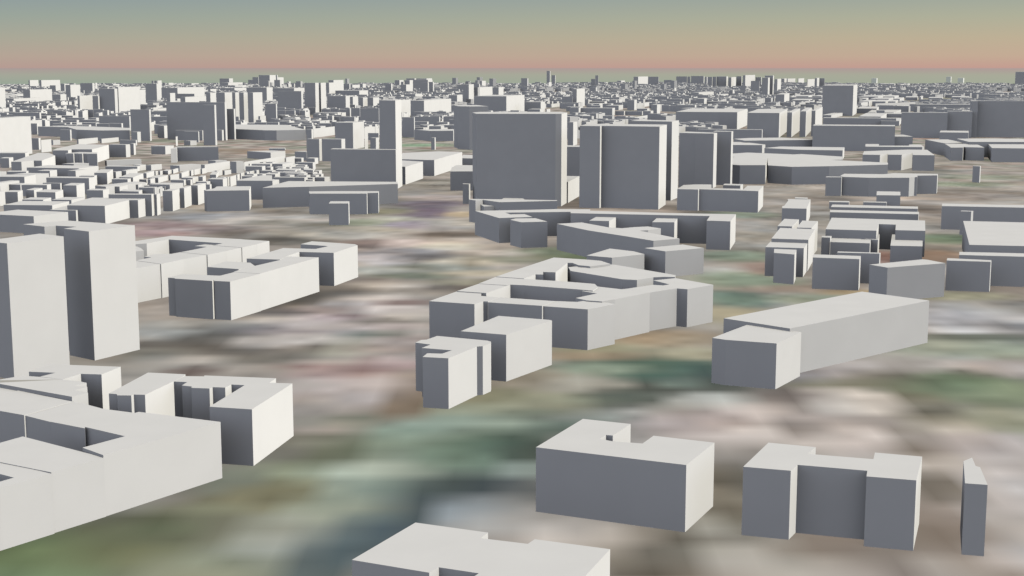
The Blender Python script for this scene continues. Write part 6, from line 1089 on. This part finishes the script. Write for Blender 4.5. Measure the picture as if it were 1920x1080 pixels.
('low_building','squarish low half lit block, fourteenth nearest in front of the tapered dark house','terrace houses in close rows',8.56,0,'-341.1,1809.7,-337.7,1809.7,-338.3,1825.4,-341.7,1825.4'),
('apartment_block','broad tall half lit block, second nearest to the right of the slender dark skyline pair','blocks near the skyline',34.82,0,'882.9,12067.4,918.6,12059.1,963.8,12240.7,928.1,12248.9'),
('apartment_block','long mid-rise half lit block, nearest in front of the skyline box cluster','blocks near the skyline',18.46,0,'665.9,7502.0,695.8,7495.1,721.6,7598.7,691.7,7605.6'),
('low_building','long low fully shaded block, eighth nearest to the right of the cream-walled house','blocks near the skyline',10.27,0,'2441.1,8332.6,2509.2,8316.9,2592.1,8579.9,2524.0,8595.6'),
('tower_block','broad tall mostly shaded block, twelfth nearest to the right of the cream-walled house','blocks near the skyline',44.34,0,'4323.2,13907.8,4373.4,13896.2,4455.3,14127.5,4405.1,14139.1'),
('tower_block','squarish tall mostly shaded block, eleventh nearest to the right of the cream-walled house','blocks near the skyline',55.07,0,'4315.1,14253.4,4358.8,14243.3,4432.1,14462.2,4388.4,14472.3'),
('tower_block','squarish tall mostly shaded block, twelfth nearest beyond the cream-walled house','blocks near the skyline',47.18,0,'3326.3,13260.3,3369.2,13250.4,3440.6,13499.3,3397.7,13509.2'),
('low_building','broad low mostly shaded block, twelfth nearest in front of the skyline box cluster','blocks of the middle distance',11.35,0,'392.8,3884.1,409.5,3880.3,413.4,3895.8,396.7,3899.6'),
('low_building','broad low half lit block, sixth nearest to the left of the white-edged tower','blocks of the middle distance',12.37,0,'-457.5,3815.2,-446.3,3812.7,-442.1,3829.7,-453.2,3832.2'),
('tower_block','narrow very tall mostly shaded block, nineteenth nearest to the right of the skyline box cluster','blocks near the skyline',90.42,0,'1603.9,9955.6,1616.8,9952.6,1659.7,10223.1,1646.8,10226.1'),
('tower_block','squarish tall mostly lit block, fifteenth nearest to the left of the many-notched skyline tower','blocks near the skyline',37.52,0,'-1054.7,8972.9,-1052.5,8972.4,-1033.0,9050.9,-1035.1,9051.4'),
('tower_block','broad tall mostly shaded block, thirteenth nearest beyond the cream-walled house','blocks near the skyline',44.46,0,'3363.8,13416.1,3407.1,13406.2,3480.2,13661.0,3436.9,13671.0'),
('low_building','narrow low mostly lit block, fifth nearest beyond the canted-end house','terrace houses in close rows',7.84,0,'-344.9,1773.7,-343.3,1773.7,-344.8,1796.4,-346.5,1796.4'),
('tower_block','narrow very tall mostly shaded block, sixth nearest to the right of the skyline box cluster','blocks near the skyline',71.42,0,'1423.2,11633.9,1446.3,11628.5,1447.9,11635.4,1424.9,11640.7'),
('tower_block','narrow very tall half lit block, ninth nearest to the right of the skyline box cluster','blocks near the skyline',73.67,0,'1467.1,10908.6,1481.7,10905.3,1493.2,10951.3,1478.6,10954.7'),
('low_building','long low mostly shaded block, fourth nearest beyond the cream-walled house','blocks near the skyline',11.57,0,'2172.4,8177.7,2215.9,8167.7,2302.9,8452.3,2259.4,8462.3'),
('low_building','squarish low mostly lit block, third nearest in front of the brown-ground slab','terrace houses in close rows',7.03,0,'-423.0,1862.4,-420.9,1862.4,-421.1,1878.9,-423.2,1878.9'),
('tower_block','squarish tall fully shaded block, fourth nearest to the right of the many-notched skyline tower','blocks near the skyline',43.84,0,'-343.6,10657.8,-311.9,10650.4,-309.3,10660.6,-341.1,10668.0'),
('tower_block','narrow very tall mostly shaded block, nearest to the right of the stepped skyline tower','blocks near the skyline',90.06,0,'-1713.1,10409.2,-1704.7,10407.2,-1701.4,10420.6,-1709.7,10422.5'),
('low_building','broad low mostly lit block, twentieth nearest in front of the slender dark skyline pair','blocks of the middle distance',9.75,0,'165.3,3475.0,166.0,3474.8,181.2,3535.5,180.5,3535.7'),
('low_building','long low fully shaded block, fourth nearest to the right of the cream-walled house','blocks near the skyline',11.38,0,'2053.7,7383.6,2097.2,7373.6,2140.2,7518.9,2096.7,7528.9'),
('low_building','long low mostly shaded block, sixth nearest to the right of the cream-walled house','blocks near the skyline',9.12,0,'2104.0,7383.1,2145.2,7373.6,2230.1,7651.0,2188.9,7660.5'),
('low_building','long low mostly lit block, second nearest to the left of the giant grey block','blocks near the skyline',7.87,0,'1777.9,5780.3,1779.9,5779.8,1897.7,6079.0,1895.7,6079.4'),
('low_building','long low mostly shaded block, eighth nearest in front of the needle-like tower pair','blocks near the skyline',12.08,0,'113.6,6096.5,143.0,6089.7,148.0,6109.7,118.6,6116.5'),
('low_building','long low fully shaded block, eleventh nearest beyond the long raised-kink house','blocks of the middle distance',7.52,0,'-1382.5,4306.6,-1355.4,4300.4,-1356.0,4307.6,-1383.1,4313.9'),
('tower_block','narrow tall mostly lit block, twentieth nearest beyond the long raised-kink house','blocks near the skyline',55.24,0,'-2412.9,8336.7,-2413.4,8336.8,-2418.3,8316.9,-2417.9,8316.8'),
('low_building','squarish low half lit block, third nearest to the left of the brown-ground slab','terrace houses in close rows',5.29,0,'-468.1,1878.7,-465.5,1878.1,-464.9,1889.5,-467.5,1890.1'),
('tower_block','narrow tall mostly lit block, second nearest in front of the needle-like tower pair','blocks near the skyline',44.88,0,'247.6,9740.4,250.2,9739.8,271.1,9823.5,268.5,9824.1'),
('tower_block','narrow tall mostly lit block, fourth nearest to the right of the skyline box cluster','blocks near the skyline',37.59,0,'840.1,7447.0,844.3,7446.0,861.9,7516.5,857.6,7517.5'),
('low_building','squarish low mostly lit block, sixteenth nearest in front of the needle-like tower pair','blocks of the middle distance',12.48,0,'105.7,4470.7,108.5,4470.1,120.9,4519.8,118.1,4520.4'),
('low_building','long low fully shaded block, fifth nearest to the left of the square skyline tower','blocks near the skyline',8.62,0,'1696.1,8181.1,1754.4,8167.7,1770.6,8232.4,1712.2,8245.8'),
('low_building','broad low mostly shaded block, fourth nearest beyond the blank beige wall','blocks of the middle distance',9.61,0,'-1498.8,4429.6,-1485.0,4426.4,-1483.6,4437.5,-1497.4,4440.7'),
('low_building','squarish low mostly lit block, fifth nearest to the left of the brown-ground slab','terrace houses in close rows',5.21,0,'-472.8,1874.9,-470.7,1874.9,-469.9,1884.8,-472.0,1884.8'),
('low_building','squarish low mostly lit block in front of the slender dark skyline pair','blocks of the middle distance',11.86,0,'146.5,3828.3,149.0,3827.7,158.3,3865.1,155.8,3865.6'),
('low_building','long low half lit block, third nearest to the left of the needle-like tower pair','blocks near the skyline',9.70,0,'-39.2,7891.5,-9.8,7884.7,9.9,7963.6,-19.5,7970.4'),
('tower_block','narrow tall fully shaded block, eighth nearest beyond the dark double slab','blocks near the skyline',37.53,0,'-2484.1,10179.6,-2463.5,10174.9,-2462.5,10181.8,-2483.1,10186.6')
]
REST = [
(25.27,'2752.9,10274.0,2785.0,10266.5,2890.8,10557.1,2858.6,10564.5'),
(26.30,'-69.5,10185.1,-25.3,10174.9,-6.4,10250.6,-50.6,10260.9'),
(13.17,'148.5,6099.3,190.0,6089.7,193.3,6103.3,151.9,6112.9'),
(26.31,'-2729.0,9965.6,-2672.9,9952.6,-2670.0,9964.3,-2726.1,9977.2'),
(18.17,'-390.9,6263.7,-363.5,6257.4,-360.2,6270.6,-387.7,6276.9'),
(15.41,'2028.9,8091.7,2076.9,8080.7,2121.9,8248.3,2073.9,8259.4'),
(19.52,'788.7,10569.2,864.2,10551.8,868.7,10569.9,793.2,10587.3'),
(26.33,'-2728.3,10182.4,-2695.8,10174.9,-2686.1,10213.9,-2718.6,10221.4'),
(16.22,'172.3,7501.0,197.8,7495.1,216.1,7568.5,190.6,7574.4'),
(28.86,'384.9,11184.5,436.7,11172.6,440.6,11188.2,388.8,11200.2'),
(30.09,'-1653.4,10414.0,-1624.0,10407.2,-1613.6,10449.0,-1643.0,10455.8'),
(36.29,'-2438.9,10175.3,-2437.0,10174.9,-2420.1,10242.6,-2422.0,10243.1'),
(14.07,'1978.6,8174.4,2008.0,8167.7,2096.4,8466.1,2067.0,8472.9'),
(34.07,'-300.7,10657.6,-269.6,10650.4,-261.7,10682.3,-292.8,10689.5'),
(18.01,'1732.8,6091.5,1740.6,6089.7,1835.0,6389.0,1827.2,6390.8'),
(13.64,'119.6,5131.7,139.6,5127.1,140.4,5134.5,120.4,5139.1'),
(23.85,'103.5,7753.7,117.9,7750.4,130.7,7801.9,116.3,7805.2'),
(19.47,'2880.2,10553.4,2887.1,10551.8,3011.4,10837.6,3004.5,10839.2'),
(16.94,'-611.1,2589.1,-611.0,2589.1,-610.2,2600.4,-610.2,2600.4'),
(29.27,'-892.0,8975.2,-879.9,8972.4,-869.5,9014.0,-881.6,9016.8'),
(13.96,'-1506.9,4516.7,-1497.6,4514.6,-1497.2,4525.8,-1506.5,4527.9'),
(29.24,'-914.8,8975.1,-903.3,8972.4,-894.2,9008.9,-905.7,9011.5'),
(12.61,'-1153.7,3502.5,-1150.4,3501.7,-1149.5,3513.0,-1152.8,3513.8'),
(25.60,'-1540.6,10414.8,-1507.8,10407.2,-1505.4,10416.9,-1538.2,10424.5'),
(27.56,'-1575.3,10409.4,-1565.9,10407.2,-1551.3,10465.7,-1560.7,10467.9'),
(26.03,'351.8,11461.9,389.4,11453.3,392.5,11465.8,355.0,11474.5'),
(23.70,'194.6,12069.5,239.4,12059.1,243.4,12075.1,198.6,12085.4'),
(23.74,'2690.3,12068.3,2730.2,12059.1,2761.7,12185.5,2721.8,12194.7'),
(21.10,'-161.5,10411.7,-142.1,10407.2,-123.5,10481.6,-142.9,10486.0'),
(31.07,'1284.0,9539.8,1300.7,9536.0,1308.4,9566.9,1291.7,9570.7'),
(16.03,'1038.2,5187.9,1047.9,5185.6,1053.7,5208.9,1044.0,5211.2'),
(16.02,'1026.9,5187.9,1036.6,5185.6,1042.2,5208.0,1032.4,5210.3'),
(31.04,'-1845.1,11752.1,-1829.2,11748.4,-1819.7,11786.4,-1835.6,11790.0'),
(34.79,'-3010.8,12064.8,-2986.0,12059.1,-2984.9,12066.1,-3009.7,12071.8'),
(28.80,'-1601.4,10411.4,-1583.3,10407.2,-1580.1,10420.2,-1598.1,10424.4'),
(21.45,'2527.0,7256.7,2530.2,7256.0,2626.8,7514.3,2623.6,7515.1'),
(34.83,'-3032.9,12063.4,-3014.5,12059.1,-3013.4,12066.1,-3031.8,12070.3'),
(24.46,'3331.1,9954.2,3338.0,9952.6,3440.5,10234.2,3433.6,10235.8'),
(23.86,'-2204.9,11754.0,-2180.5,11748.4,-2179.6,11755.3,-2204.0,11761.0'),
(27.72,'-265.2,7496.4,-259.2,7495.1,-257.9,7502.1,-263.9,7503.5'),
(23.98,'3311.4,9741.4,3318.2,9739.8,3392.5,9943.9,3385.7,9945.5'),
(21.54,'2251.0,7446.7,2254.1,7446.0,2308.0,7617.1,2304.9,7617.8')
]
SEEN = [building(*b) for b in BUILDINGS]
for h, s in REST:
    v = [float(t) for t in s.split(',')]; SEEN.append(list(zip(v[::2], v[1::2])))

# the rest of the city, thousands of blocks out to the edge of the plain
def far_city():
    V, Fc = [], []
    def add(p, h, z0=-.5):
        n = len(p); b = len(V); V.extend([(x, y, z0) for x, y in p]); V.extend([(x, y, h) for x, y in p])
        Fc.extend([(b+i, b+(i+1) % n, b+n+(i+1) % n, b+n+i) for i in range(n)]); Fc.append(tuple(range(b+n, b+2*n)))
    for h, s in REST:
        v = [float(t) for t in s.split(',')]; add(list(zip(v[::2], v[1::2])), h)
    # occupancy of the modelled buildings
    occ = set()
    for p in SEEN:
        x0, x1 = min(q[0] for q in p)-20, max(q[0] for q in p)+20; y0, y1 = min(q[1] for q in p)-25, max(q[1] for q in p)+25
        for i in range(int(x0//40), int(x1//40)+1):
            for j in range(int(y0//40), int(y1//40)+1): occ.add((i, j))
    cell = 105.0
    for j in range(0, 95):
        for i in range(-110, 111):
            # districts with their own street direction
            bx, by = i*cell, 2900+j*cell
            k = (int(bx//1300)*7+int(by//1500)*13) % 11
            a = math.radians(-13-20*max(0, min(1, (bx/by+.2)/.2))-14*max(0, min(1, bx/by/.3))+[0, 9, -12, 14, 4, -25, 8, -6, 14, -20, -17][k])
            cx = bx+random.uniform(-12, 12); cy = by+random.uniform(-12, 12)
            dist = math.hypot(cx, cy)
            if abs(cx) > cy*.44+150 or dist > 11900+250*math.sin(cx*.0011)+cx*.12: continue
            if cy < 4000 and cx/cy > .2: continue
            if math.sin(cx*.0021+1.3)*math.sin(cy*.0017+.4) > .62: continue     # parks and open ground
            u = (math.cos(a), math.sin(a)); w = (-u[1], u[0])
            typ = random.random(); tall = (math.sin(cx*.0013+2)+math.sin(cy*.0009+cx*.0004)) > .9
            def box(ox, oy, lx, ly, h):
                c = (cx+u[0]*ox+w[0]*oy, cy+u[1]*ox+w[1]*oy)
                if (int(c[0]//40), int(c[1]//40)) in occ: return
                hx, hy = lx/2, ly/2
                add([(c[0]+u[0]*s*hx+w[0]*t*hy, c[1]+u[1]*s*hx+w[1]*t*hy) for s, t in ((-1, -1), (1, -1), (1, 1), (-1, 1))], h)
            H = random.choice([15, 18, 20, 21, 21, 22, 24])
            if typ < .62:        # perimeter block of separate houses
                L = 40
                for side in range(4):
                    for q in range(3):
                        if random.random() < .12: continue
                        o = -L+L*2/3*(q+.5); hh = H+random.uniform(-3, 3)
                        if side == 0: box(o, -L+6, L*2/3-.3, 12, hh)
                        elif side == 1: box(o, L-6, L*2/3-.3, 12, hh)
                        elif side == 2: box(-L+6, o*.66, 12, L*.44, hh)
                        else: box(L-6, o*.66, 12, L*.44, hh)
            elif typ < .86:      # slabs
                for q in range(random.choice([2, 3])):
                    box(random.uniform(-8, 8), -32+q*32, random.uniform(45, 80), random.uniform(11, 15), random.choice([14, 17, 20, 26]))
            elif typ < .93:
                box(0, 0, random.uniform(50, 85), random.uniform(40, 70), random.uniform(8, 16))
            if tall and random.random() < .05 and dist < 14000:
                box(random.uniform(-25, 25), random.uniform(-25, 25), random.uniform(20, 50), random.uniform(14, 25), random.uniform(38, 75))
    me = mesh('distant_city', V, Fc)
    o = bpy.data.objects.new('distant_city', me); COL.objects.link(o); o['kind'] = 'stuff'
far_city()

# ------------------------------------------------------------------ light
SUN_EL, SUN_AZ = math.radians(26.2), math.radians(17.5)     # azimuth from +X towards +Y
sd = bpy.data.lights.new('sun', 'SUN'); sd.energy = 3.58; sd.angle = math.radians(.5); sd.color = (1, .955, .845)
sd.use_shadow = False                                        # the photograph's sun throws no shadows
so = bpy.data.objects.new('sun', sd); COL.objects.link(so); so.location = (600, 0, 600)
from mathutils import Vector
so.rotation_euler = Vector((math.cos(SUN_EL)*math.cos(SUN_AZ), math.cos(SUN_EL)*math.sin(SUN_AZ), math.sin(SUN_EL))).to_track_quat('Z', 'Y').to_euler()

w = bpy.data.worlds.new('World'); scene.world = w; w.use_nodes = True
nt = w.node_tree; N = nt.nodes; Lk = nt.links
bg = N['Background']
tc = N.new('ShaderNodeTexCoord'); sp = N.new('ShaderNodeSeparateXYZ'); Lk.new(tc.outputs['Generated'], sp.inputs[0])
sky = N.new('ShaderNodeTexSky'); sky.sky_type = 'NISHITA'; sky.sun_disc = False
sky.sun_elevation = SUN_EL; sky.sun_rotation = math.radians(90)-SUN_AZ
mr = N.new('ShaderNodeMapRange'); mr.inputs['From Min'].default_value = -.02; mr.inputs['From Max'].default_value = .06
Lk.new(sp.outputs['Z'], mr.inputs['Value'])
def skyramp(stops):
    r = N.new('ShaderNodeValToRGB'); e = r.color_ramp.elements
    while len(e) < len(stops): e.new(.5)
    for i, (z, c) in enumerate(stops):
        e[i].position = (z+.02)/.08; e[i].color = (*srgb(c), 1)
    Lk.new(mr.outputs['Result'], r.inputs['Fac']); return r.outputs['Color']
LR = skyramp([(-.010, '9ba798'), (-.0045, 'a5a799'), (-.0012, 'a99f98'), (-.0003, 'aa9b98'), (.0003, 'b69c93'), (.008, 'b5a496'), (.020, 'aaa898'), (.034, '9ba59b'), (.048, '8f9d9f')])
RR = skyramp([(-.010, 'a5ab99'), (-.0045, 'a9aa99'), (-.0012, 'ad9f98'), (-.0003, 'b09e9a'), (.0003, 'c49d91'), (.008, 'c4ab95'), (.020, 'beb096'), (.034, 'b0b09a'), (.048, 'a0a89d')])
mx = N.new('ShaderNodeMapRange'); mx.inputs['From Min'].default_value = -.34; mx.inputs['From Max'].default_value = .34
Lk.new(sp.outputs['X'], mx.inputs['Value'])
m1 = N.new('ShaderNodeMix'); m1.data_type = 'RGBA'; Lk.new(mx.outputs['Result'], m1.inputs[0]); Lk.new(LR, m1.inputs[6]); Lk.new(RR, m1.inputs[7])
dim = N.new('ShaderNodeMix'); dim.data_type = 'RGBA'; dim.blend_type = 'MULTIPLY'; dim.inputs[0].default_value = 1
Lk.new(sky.outputs['Color'], dim.inputs[6]); dim.inputs[7].default_value = (.05, .05, .05, 1)
zr = N.new('ShaderNodeMapRange'); zr.inputs['From Min'].default_value = .46; zr.inputs['From Max'].default_value = .60
Lk.new(sp.outputs['Z'], zr.inputs['Value'])
hi = N.new('ShaderNodeMix'); hi.data_type = 'RGBA'; Lk.new(zr.outputs['Result'], hi.inputs[0])
hi.inputs[6].default_value = (.56, .60, .735, 1); hi.inputs[7].default_value = (.30, .285, .255, 1)  # added bluish ring under a dimmer zenith, tints shaded walls more than roofs
sky_fill = N.new('ShaderNodeMix'); sky_fill.data_type = 'RGBA'; sky_fill.inputs[0].default_value = .85       # invented sky tint above the view, added as fill light on walls
Lk.new(dim.outputs[2], sky_fill.inputs[6]); Lk.new(hi.outputs[2], sky_fill.inputs[7])
hz = N.new('ShaderNodeMapRange'); hz.inputs['From Min'].default_value = .055; hz.inputs['From Max'].default_value = .16
Lk.new(sp.outputs['Z'], hz.inputs['Value'])
m2 = N.new('ShaderNodeMix'); m2.data_type = 'RGBA'; Lk.new(hz.outputs['Result'], m2.inputs[0]); Lk.new(m1.outputs[2], m2.inputs[6]); Lk.new(sky_fill.outputs[2], m2.inputs[7])
Lk.new(m2.outputs[2], bg.inputs['Color']); bg.inputs['Strength'].default_value = 1.0

# ------------------------------------------------------------------ camera
cd = bpy.data.cameras.new('camera'); cd.sensor_width = 36; cd.lens = 2660.0/1920*36; cd.clip_start = 1; cd.clip_end = 60000
co = bpy.data.objects.new('camera', cd); COL.objects.link(co)
co.location = (0, 0, 140.0); co.rotation_euler = (math.pi/2-0.15381301189023977, 0, 0)
scene.camera = co
vs = scene.view_settings; vs.view_transform = 'Standard'; vs.look = 'None'; vs.gamma = 1; vs.exposure = 0
scene.display_settings.display_device = 'sRGB'
scene.cycles.max_bounces = 1; scene.cycles.diffuse_bounces = 0
scene.render.resolution_x = 1024; scene.render.resolution_y = 576
